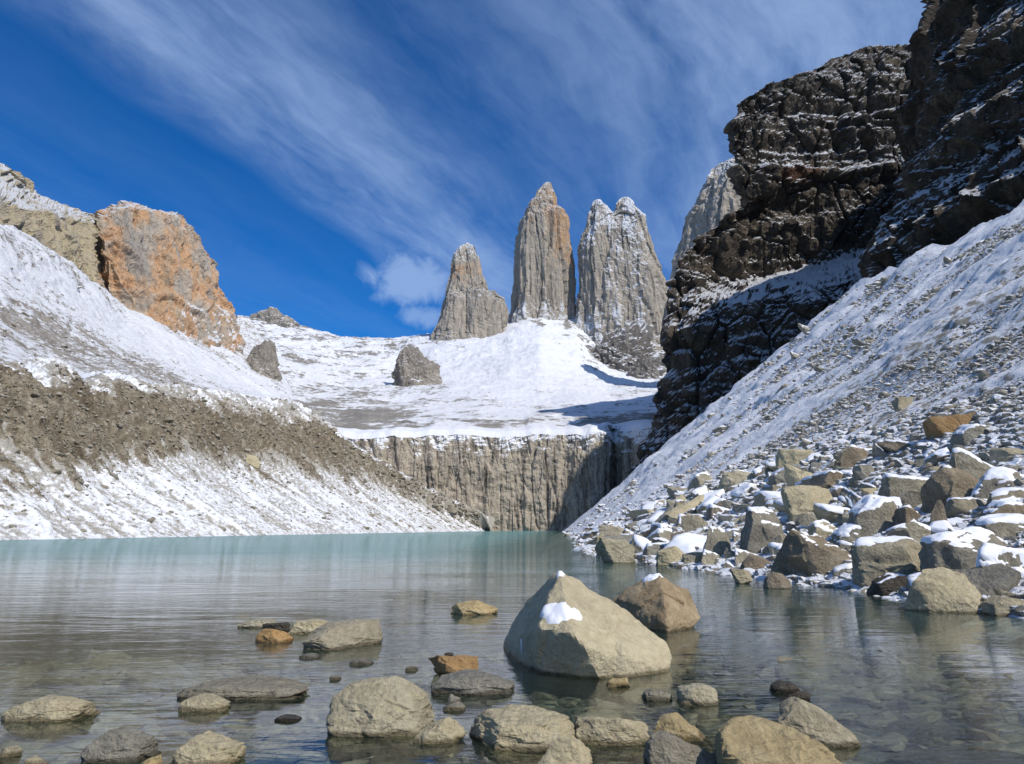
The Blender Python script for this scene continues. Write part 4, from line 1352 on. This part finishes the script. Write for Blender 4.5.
# boulders of the right shore, placed by the picture
SH = [
    (596, 637, 537, 563, 'pale', 'tan rounded boulder at the far left end of the shore pile, at the waterline', None, None),
    (656, 685, 546, 566, 'pale', 'tan square block at the waterline, right of the far left boulder', block, None),
    (681, 714, 552, 566, 'pale', 'low tan block at the waterline, joined to the square block', block, None),
    (667, 698, 529, 556, 'brown', 'rounded brown boulder just above the two tan blocks', None, dict(thr=.75, t=.04)),
    (697, 732, 526, 563, 'grey', 'dark boulder with pointed snow cap at the waterline', peak_m, dict(thr=.35, t=.06)),
    (738, 784, 507, 556, 'grey', 'tall grey boulder with snow on its left top, mid pile', None, dict(thr=.6, t=.06)),
    (729, 752, 568, 584, 'pale', 'small tan rock alone in the water off the shore pile', None, None),
    (764, 792, 572, 589, 'brown', 'flat brown rock in the water under the big brown boulder', slab, None),
    (779, 862, 529, 581, 'brown', 'big rough brown boulder at the waterline with a little snow', None, dict(thr=.8, t=.04)),
    (855, 948, 537, 588, 'pale', 'big two-sided boulder, shadowed left and tan right, snow along its top', [(0, .4, .85), (.1, .6, .95), (.45, .05, .85), (.5, .5, 1), (.62, .2, .98), (1, .5, .5), (.95, .5, .6), (.05, .3, 0), (.5, 0, 0), (1, .4, 0), (.1, 1, 0), (.9, 1, 0)], dict(thr=.72, t=.05)),
    (907, 982, 567, 613, 'pale', 'large tan boulder lowest at the waterline on the right', peak_m, None),
    (930, 1016, 529, 578, 'grey', 'long boulder with shadowed front and thick snow on top, right side', block, dict(thr=.6, t=.07)),
    (851, 911, 495, 538, 'grey', 'tilted boulder wrapped in snow with a bare brown centre', slab, dict(thr=.45, t=.06)),
    (929, 1001, 466, 510, 'brown', 'big brown boulder high in the pile with a lit sloping top', [(0, .4, .5), (.05, .5, .95), (.25, .3, 1), (.6, .3, .7), (1, .4, .25), (.1, .1, .1), (.5, 0, 0), (.95, .1, 0), (0, 1, 0), (1, 1, 0), (.3, .05, .6)], dict(thr=.8, t=.04)),
    (949, 1009, 449, 487, 'grey', 'snow-topped boulder behind the big brown one, upper right', peak_l, dict(thr=.5, t=.06)),
    (785, 843, 485, 521, 'pale', 'sunlit tan boulder overhanging to the left, middle of the pile', [(0, .4, .6), (.1, .4, .95), (.5, .3, 1), (.85, .4, .8), (1, .5, .3), (.2, .1, .3), (.6, 0, 0), (.95, .2, 0), (.3, .9, .7), (.2, .2, 0), (.9, 1, 0)], None),
    (883, 937, 474, 502, 'grey', 'grey flat-faced boulder with snow, left of the big brown one', block, dict(thr=.6, t=.06)),
    (809, 842, 520, 542, 'pale', 'small tan boulder with thick snow top, below the overhanging one', None, dict(thr=.55, t=.09)),
    (833, 877, 524, 549, 'grey', 'flat boulder under smooth snow, left of the two-sided boulder', slab, dict(thr=.35, t=.07)),
    (928, 979, 413, 438, 'orange', 'bright yellow boulder standing on the gravel high on the right', None, None),
    (892, 914, 397, 412, 'pale', 'small yellow boulder above and left of the bright yellow one', None, None),
    (832, 872, 445, 472, 'brown', 'dark angular boulder on the gravel above the pile', peak_m, dict(thr=.8, t=.05)),
    (778, 812, 448, 472, 'pale', 'pale tan boulder on the gravel, left of the dark angular one', None, None),
    (720, 762, 470, 488, 'pale', 'oblong tan boulder on the upper left of the pile', block, None),
    (769, 808, 468, 486, 'grey', 'grey slab leaning on the pile right of the oblong tan boulder', slab, dict(thr=.7, t=.05)),
    (975, 1034, 544, 592, 'grey', 'boulder buried in a smooth white snow mound at the right edge', None, dict(thr=.0, t=.08)),
    (984, 1034, 596, 616, 'pale', 'flat tan rock at the waterline at the right picture edge', slab, None),
    (972, 1030, 468, 502, 'grey', 'snowy angular rock at the right edge, right of the big brown boulder', peak_m, dict(thr=.4, t=.06)),
    (984, 1036, 500, 530, 'brown', 'brown slab with snow at the right edge, middle height', slab, dict(thr=.5, t=.06)),
    (975, 1036, 515, 546, 'grey', 'long rock under snow at the right edge, above the snow mound', block, dict(thr=.4, t=.07)),
    (899, 932, 505, 528, 'brown', 'small brown boulder between the snow-wrapped and the long boulder', None, dict(thr=.75, t=.05)),
    (930, 952, 500, 540, 'brown', 'upright brown stone right of the small brown boulder', peak_m, dict(thr=.7, t=.05)),
    (872, 925, 574, 596, 'dark', 'dark flat rock at the waterline, left of the lowest tan boulder', slab, dict(thr=.85, t=.04)),
    (740, 775, 555, 575, 'brown', 'brown waterline rock below the tall grey boulder', slab, None),
    (955, 1000, 424, 446, 'grey', 'grey slab on the gravel right below the bright yellow boulder', slab, dict(thr=.6, t=.05)),
]
taken = []
for i, (a, b, tp, bt, mk, lb, pts, cap) in enumerate(SH):
    hit = ground_hit((a + b) / 2, bt, 'scree')
    o, V, Fc, loc, wd = box_rock(a, b, tp, bt, mk, lb, 400 + i, surf='scree', depth=.7, pts=pts, p=110, k=6, lo=.45, sub=5, cap=cap, group='boulders of the right shore')
    taken.append((loc[0], loc[1], wd * .42))

# prototypes for the smaller boulders of the pile
protos = []
for s in range(16):
    rng = random.Random(600 + s)
    dirs, Fc = ico(4)
    N, D = rand_planes(rng, 6, lo=.42)
    V = rock_shape(dirs, N, D, 120, 1.5, 600 + s, .8)
    V *= np.array((rng.uniform(.55, .75), rng.uniform(.42, .6), rng.uniform(.22, .46)))
    ty_, tx_ = rng.uniform(-.5, .5), rng.uniform(-.4, .4)          # slabs lean on one another
    V = V @ np.array(((math.cos(ty_), 0, -math.sin(ty_)), (0, 1, 0), (math.sin(ty_), 0, math.cos(ty_))))
    V = V @ np.array(((1, 0, 0), (0, math.cos(tx_), -math.sin(tx_)), (0, math.sin(tx_), math.cos(tx_))))
    mk = ['shore', 'grey', 'pale', 'grey', 'shore', 'grey', 'brown', 'pale'][s % 8]
    me_o = link_mesh('boulder', V, Fc, M_rock[mk], True)
    me_o.data.set_sharp_from_angle(angle=R(26))
    cap_o = snow_cap(V, Fc, .04, [.45, .62, .4, .7, .55][s % 5], 600 + s, me_o, 1.0, nscale=3.5) if s % 3 != 1 else None
    protos.append((assemble(me_o, cap_o), [me_o] + cap_o if cap_o else []))
rng = random.Random(77)
cnt = 0
used_proto = set()
tries = 0
LB = {True: ('snow-capped boulder of the jumbled pile on the right shore', 'snow-capped boulders in the right shore pile'),
      False: ('bare boulder of the jumbled pile on the right shore', 'bare boulders in the right shore pile')}
while cnt < 255 and tries < 20000:
    tries += 1
    px = rng.uniform(585, 1040)
    py = rng.uniform(440, 612)
    shore_y = np.interp(px, [585, 640, 720, 800, 880, 950, 1024], [548, 562, 570, 580, 590, 608, 620])
    upper = np.interp(px, [585, 640, 700, 780, 860, 1024], [530, 510, 482, 462, 450, 436])
    if py > shore_y or py < upper:
        continue
    hit = ground_hit(px, py, 'scree')
    if hit[1] > 120:
        continue
    rel = (py - upper) / (shore_y - upper)
    sz_px = rng.choice([20, 26, 32, 38, 46, 56, 66]) * (.45 + .75 * rel) * np.interp(px, [585, 700, 1024], [.55, .8, 1.1])
    s = sz_px / F * hit[1]
    if any((hit[0] - a) ** 2 + (hit[1] - b) ** 2 < (r_ + s * .24) ** 2 for a, b, r_ in taken):
        continue
    taken.append((hit[0], hit[1], s * .33))
    j = rng.randrange(len(protos))
    ro, co = protos[j]
    if j in used_proto:
        o = ro.copy()
        COL.objects.link(o)
        for cc in co or []:
            c = cc.copy()
            c.parent = o
            COL.objects.link(c)
    else:
        o = ro
        used_proto.add(j)
    sc = s / 1.2
    o.location = (hit[0], hit[1] + s * .2, hit[2] + .05 * s)
    o.rotation_euler = (rng.uniform(-.25, .25), rng.uniform(-.25, .25), rng.uniform(0, 6.28))
    o.scale = (sc, sc, sc * rng.uniform(.8, 1.25))
    lb, gp = LB[bool(co)]
    tag(o, lb, 'boulder', gp)
    cnt += 1
for j, (ro, co) in enumerate(protos):
    if j not in used_proto:
        for cc in co or []:
            bpy.data.objects.remove(cc)
        bpy.data.objects.remove(ro)


# ------------------------------------------------------------------ loose stones nobody could count
def scatter(name, pos, size, mat, seed, label, flat=.6):
    rng_ = np.random.RandomState(seed)
    kinds = []
    for s in range(10):
        r2 = random.Random(seed + s)
        dirs, Fc = ico(2) if s < 5 else ico(1)
        N, D = rand_planes(r2, 8)
        g = np.maximum(dirs @ N.T, 0) / D[None, :]
        kinds.append((dirs * ((np.sum(g ** 30, 1)) ** (-1 / 30.))[:, None] * np.array((.6, .5, .5 * flat)), Fc))
    which = rng_.randint(0, 5, len(pos)) + np.where(size * F / np.maximum(pos[:, 1], 1) > 5.0, 0, 5)
    VV, FF, base = [], [], 0
    for s in range(10):
        idx = np.where(which == s)[0]
        if not len(idx):
            continue
        V0, F0 = kinds[s]
        a = rng_.uniform(0, 6.28, len(idx))
        tl = rng_.normal(0, .25, len(idx))
        ca, sa = np.cos(a), np.sin(a)
        x = V0[None, :, 0]
        y = V0[None, :, 1]
        z = V0[None, :, 2] + tl[:, None] * x
        sc = size[idx][:, None] * 1.0
        out = np.stack(((ca[:, None] * x - sa[:, None] * y) * sc, (sa[:, None] * x + ca[:, None] * y) * sc, z * sc), -1) + pos[idx][:, None, :]
        VV.append(out.reshape(-1, 3))
        k = len(V0)
        FF.append((F0[None] + (np.arange(len(idx)) * k)[:, None, None] + base).reshape(-1, 3))
        base += k * len(idx)
    o = link_mesh(name, np.concatenate(VV), np.concatenate(FF), mat, False)
    tag(o, label, 'stones', kind='stuff')
    return o


M_gravel = rock_mat('loose stones', [(.22, .195, .15), (.33, .295, .23), (.44, .395, .31)], .8, bump=.6, bump_scale=8, fine=.35,
                    snow=dict(nz=1.0, noise=1.3, thr=.62, soft=.06, scale=.9))
rs = np.random.RandomState(5)
# sample evenly in view over the boulder field and the gravel above it
pos, size = [], []
n_try = 110000
pxs = rs.uniform(560, 1060, n_try)
pys = rs.uniform(225, 616, n_try)
# march all rays at once
d = np.stack([(pxs - 512) / F, math.cos(PITCH) - (382 - pys) / F * math.sin(PITCH), math.sin(PITCH) + (382 - pys) / F * math.cos(PITCH)], 1)
kk = np.full(n_try, 6.0)
done = np.zeros(n_try, bool)
for _ in range(420):
    p_ = d * kk[:, None]
    p_[:, 2] += CAM_H
    hitm = p_[:, 2] <= np.maximum(scree_z(p_[:, 0], p_[:, 1]), -.05)
    done |= hitm
    kk = np.where(done, kk, kk * 1.009)
p_ = d * kk[:, None]
p_[:, 2] += CAM_H
Dsh = p_[:, 0] - np.interp(p_[:, 1], Y_SH, X_SH)
inside = done & (p_[:, 1] < 230) & (Dsh > -.6) & (p_[:, 0] < np.interp(p_[:, 1], YT, XT) * .98)
p_ = p_[inside]
pyi = pys[inside]
pxi = pxs[inside]
upper = np.interp(pxi, [560, 640, 700, 780, 860, 1024], [540, 508, 480, 455, 425, 395])
low = sstep(pyi - upper, -10, 40)
szpx = np.exp(rs.normal(-.08, .62, len(p_))) * (2.0 + 9.8 * low)
clump = fbm(np.stack((p_[:, 1] * .10, (p_[:, 0] - np.interp(p_[:, 1], Y_SH, X_SH)) * .03, p_[:, 1] * 0), 1), 4, 88, .6)
keep = rs.uniform(0, 1, len(p_)) < (.58 - .12 * low) * np.clip(1 + 1.6 * clump * (1 - low), .15, 1.6)
p_, szpx = p_[keep], np.minimum(szpx[keep], 15 + 8 * rs.uniform(0, 1, keep.sum()))
size = szpx / F * p_[:, 1]
p_[:, 2] = np.maximum(scree_z(p_[:, 0], p_[:, 1]), -.1)
scatter('loose_scree_stones', p_, size, M_gravel, 900, 'countless small snow-dusted stones between the boulders and up the right scree')

# stones on the bed in the shallows
nb = 3200
bp_ = np.stack((rs.uniform(-9, 10, nb), rs.uniform(3.4, 13.5, nb), np.zeros(nb)), 1)
bs = np.exp(rs.normal(0, .5, nb)) * .21
bp_[:, 2] = bed_z(bp_[:, 0], bp_[:, 1]) + bs * .06
okb = bp_[:, 2] + bs * .3 < -.02
M_bedstone = rock_mat('sunken stones', [(.14, .125, .09), (.25, .225, .165), (.36, .33, .25)], 1.4, bump=.5, bump_scale=9, fine=.3)
scatter('lake_bed_stones', bp_[okb], bs[okb], M_bedstone, 950, 'submerged brown stones on the shallow lake bed', flat=.5)


# ------------------------------------------------------------------ rock outcrops standing out of the snow
def outcrop(px0, px1, pt, pb, Y, label, seed, k=9, pts=None):
    a, b = P(px0, pb, Y), P(px1, pb, Y)
    wd = b[0] - a[0]
    top = P((px0 + px1) / 2, pt, Y)[2]
    h = top - a[2]
    dirs, Fc = ico(6)
    if pts:
        c, N, D = hull_planes([np.array(((x - .5) * 2, (y - .5) * 2, z * 2 - 1)) for x, y, z in pts])
    else:
        N, D = rand_planes(random.Random(seed), k)
        c = np.zeros(3)
    V = rock_shape(dirs, N, D, 60, 1.2, seed, 2.4) + c
    mn, mx_ = V.min(0), V.max(0)
    V = (V - (mn + mx_) / 2) / (mx_ - mn)
    V *= np.array((wd * 1.05, wd * .7, h * 1.35))
    V[:, 2] += h * .5 - h * .175
    q = V * .12
    c1, e1 = cells(q * np.array((1, 1, .5)), seed + 2)
    V += (dirs * (wd * .05 * (c1 - .5))[:, None])
    o = link_mesh('rock_outcrop', V, Fc, M_knob, False)
    o.location = ((a[0] + b[0]) / 2, Y, a[2])
    tag(o, label, 'rock outcrop', 'rock outcrops in the snowfield')


outcrop(241, 310, 308, 336, 1180, 'jagged grey ridge crest on the skyline, right of the orange cliff', 801,
        pts=[(0, .5, .65), (.2, .5, .7), (.42, .4, 1), (.5, .5, .95), (.85, .5, .5), (1, .5, .1), (0, .2, 0), (1, .2, 0), (.5, 0, 0), (0, 1, 0), (1, 1, 0)])
outcrop(238, 279, 340, 378, 640, 'grey rock knob on the snow below the skyline ridge crest', 802, pts=[(0, .5, .1), (.12, .4, .5), (.4, .4, .8), (.66, .3, 1), (.85, .4, .97), (1, .4, .45), (.95, .2, 0), (.1, .1, 0), (.5, 0, 0), (.5, .05, .5), (0, 1, 0), (1, 1, 0), (.75, .9, .8)])
outcrop(392, 441, 346, 393, 800, 'tan rock knob alone in the snowfield, below the smallest spire', 803, pts=[(.05, .4, .55), (.2, .4, .95), (.42, .4, 1), (.62, .4, .72), (1, .5, .66), (.97, .3, .35), (0, .4, .1), (.1, .05, 0), (.75, .05, .15), (.3, .02, .5), (.1, 1, 0), (.9, 1, 0)])
outcrop(548, 664, 322, 391, 1070, 'dark snow-laced rock buttress at the foot of the twin-topped spire', 804, pts=[(0, .4, .3), (.2, .4, .6), (.5, .4, .8), (.75, .45, 1), (.95, .5, .9), (1, .4, .4), (.0, .1, 0), (1, .1, 0), (.5, .05, .3), (.5, 0, 0), (0, 1, .2), (1, 1, .5)])
outcrop(628, 662, 352, 384, 1000, 'small dark rock rib in the snow touching the dark cliff edge', 805, pts=peak_m)
for o_ in bpy.data.objects:
    if o_.name.startswith('rock_outcrop') and ('buttress' in o_['label'] or 'rib' in o_['label']):
        o_.data.materials[0] = M_rib

rs2 = np.random.RandomState(15)
pj_m = project(mor_pts)
vis = (pj_m[:, 0] > -30) & (pj_m[:, 0] < 480) & (mor_pts[:, 2] > 1.0) & (mor_pts[:, 1] > 60)
wgt = np.where(vis, .12 + mor_band, 0)
idx = rs2.choice(len(mor_pts), 7000, replace=False, p=wgt / wgt.sum())
sz = np.exp(rs2.normal(0, .5, len(idx))) * .0030 * mor_pts[idx, 1]
scatter('moraine_stones', mor_pts[idx], sz, rock_mat('moraine stones', [(.17, .145, .105), (.27, .24, .185), (.38, .345, .28)], .5, bump=.4, fine=.35, snow=dict(nz=1.0, noise=1.2, thr=1.05, soft=.08, scale=.5)), 960, 'loose stones set in the brown moraine bank')
pj_u = project(up_pts)
vis = (pj_u[:, 0] > -30) & (pj_u[:, 0] < 400) & (pj_u[:, 1] > 230)
wgt = np.where(vis, np.clip(1.0 - up_snow, .03, 1) ** 2, 0)
idx = rs2.choice(len(up_pts), 3500, replace=False, p=wgt / wgt.sum())
sz = np.exp(rs2.normal(0, .5, len(idx))) * .0024 * up_pts[idx, 1]
scatter('snow_slope_stones', up_pts[idx], sz, M_gravel, 970, 'scattered stones poking through the snow of the left slope')
for px_, py_, w_, lb_ in ((252, 463, 15, 'pale boulder stuck in the brown moraine bank, largest there'), (38, 414, 8, 'small pale boulder in the left part of the brown moraine bank')):
    k_ = np.argmin(np.hypot(pj_m[:, 0] - px_, pj_m[:, 1] - py_) + np.where(mor_pts[:, 1] > 60, 0, 1e6))
    wd_ = w_ / F * mor_pts[k_, 1]
    dirs_, Fc_ = ico(4)
    N_, D_ = rand_planes(random.Random(px_), 8)
    boulder('boulder', lb_, M_rock['pale'], rock_shape(dirs_, N_, D_, 60, 1.5, px_) * np.array((wd_ * .62, wd_ * .5, wd_ * .5)), Fc_, mor_pts[k_])
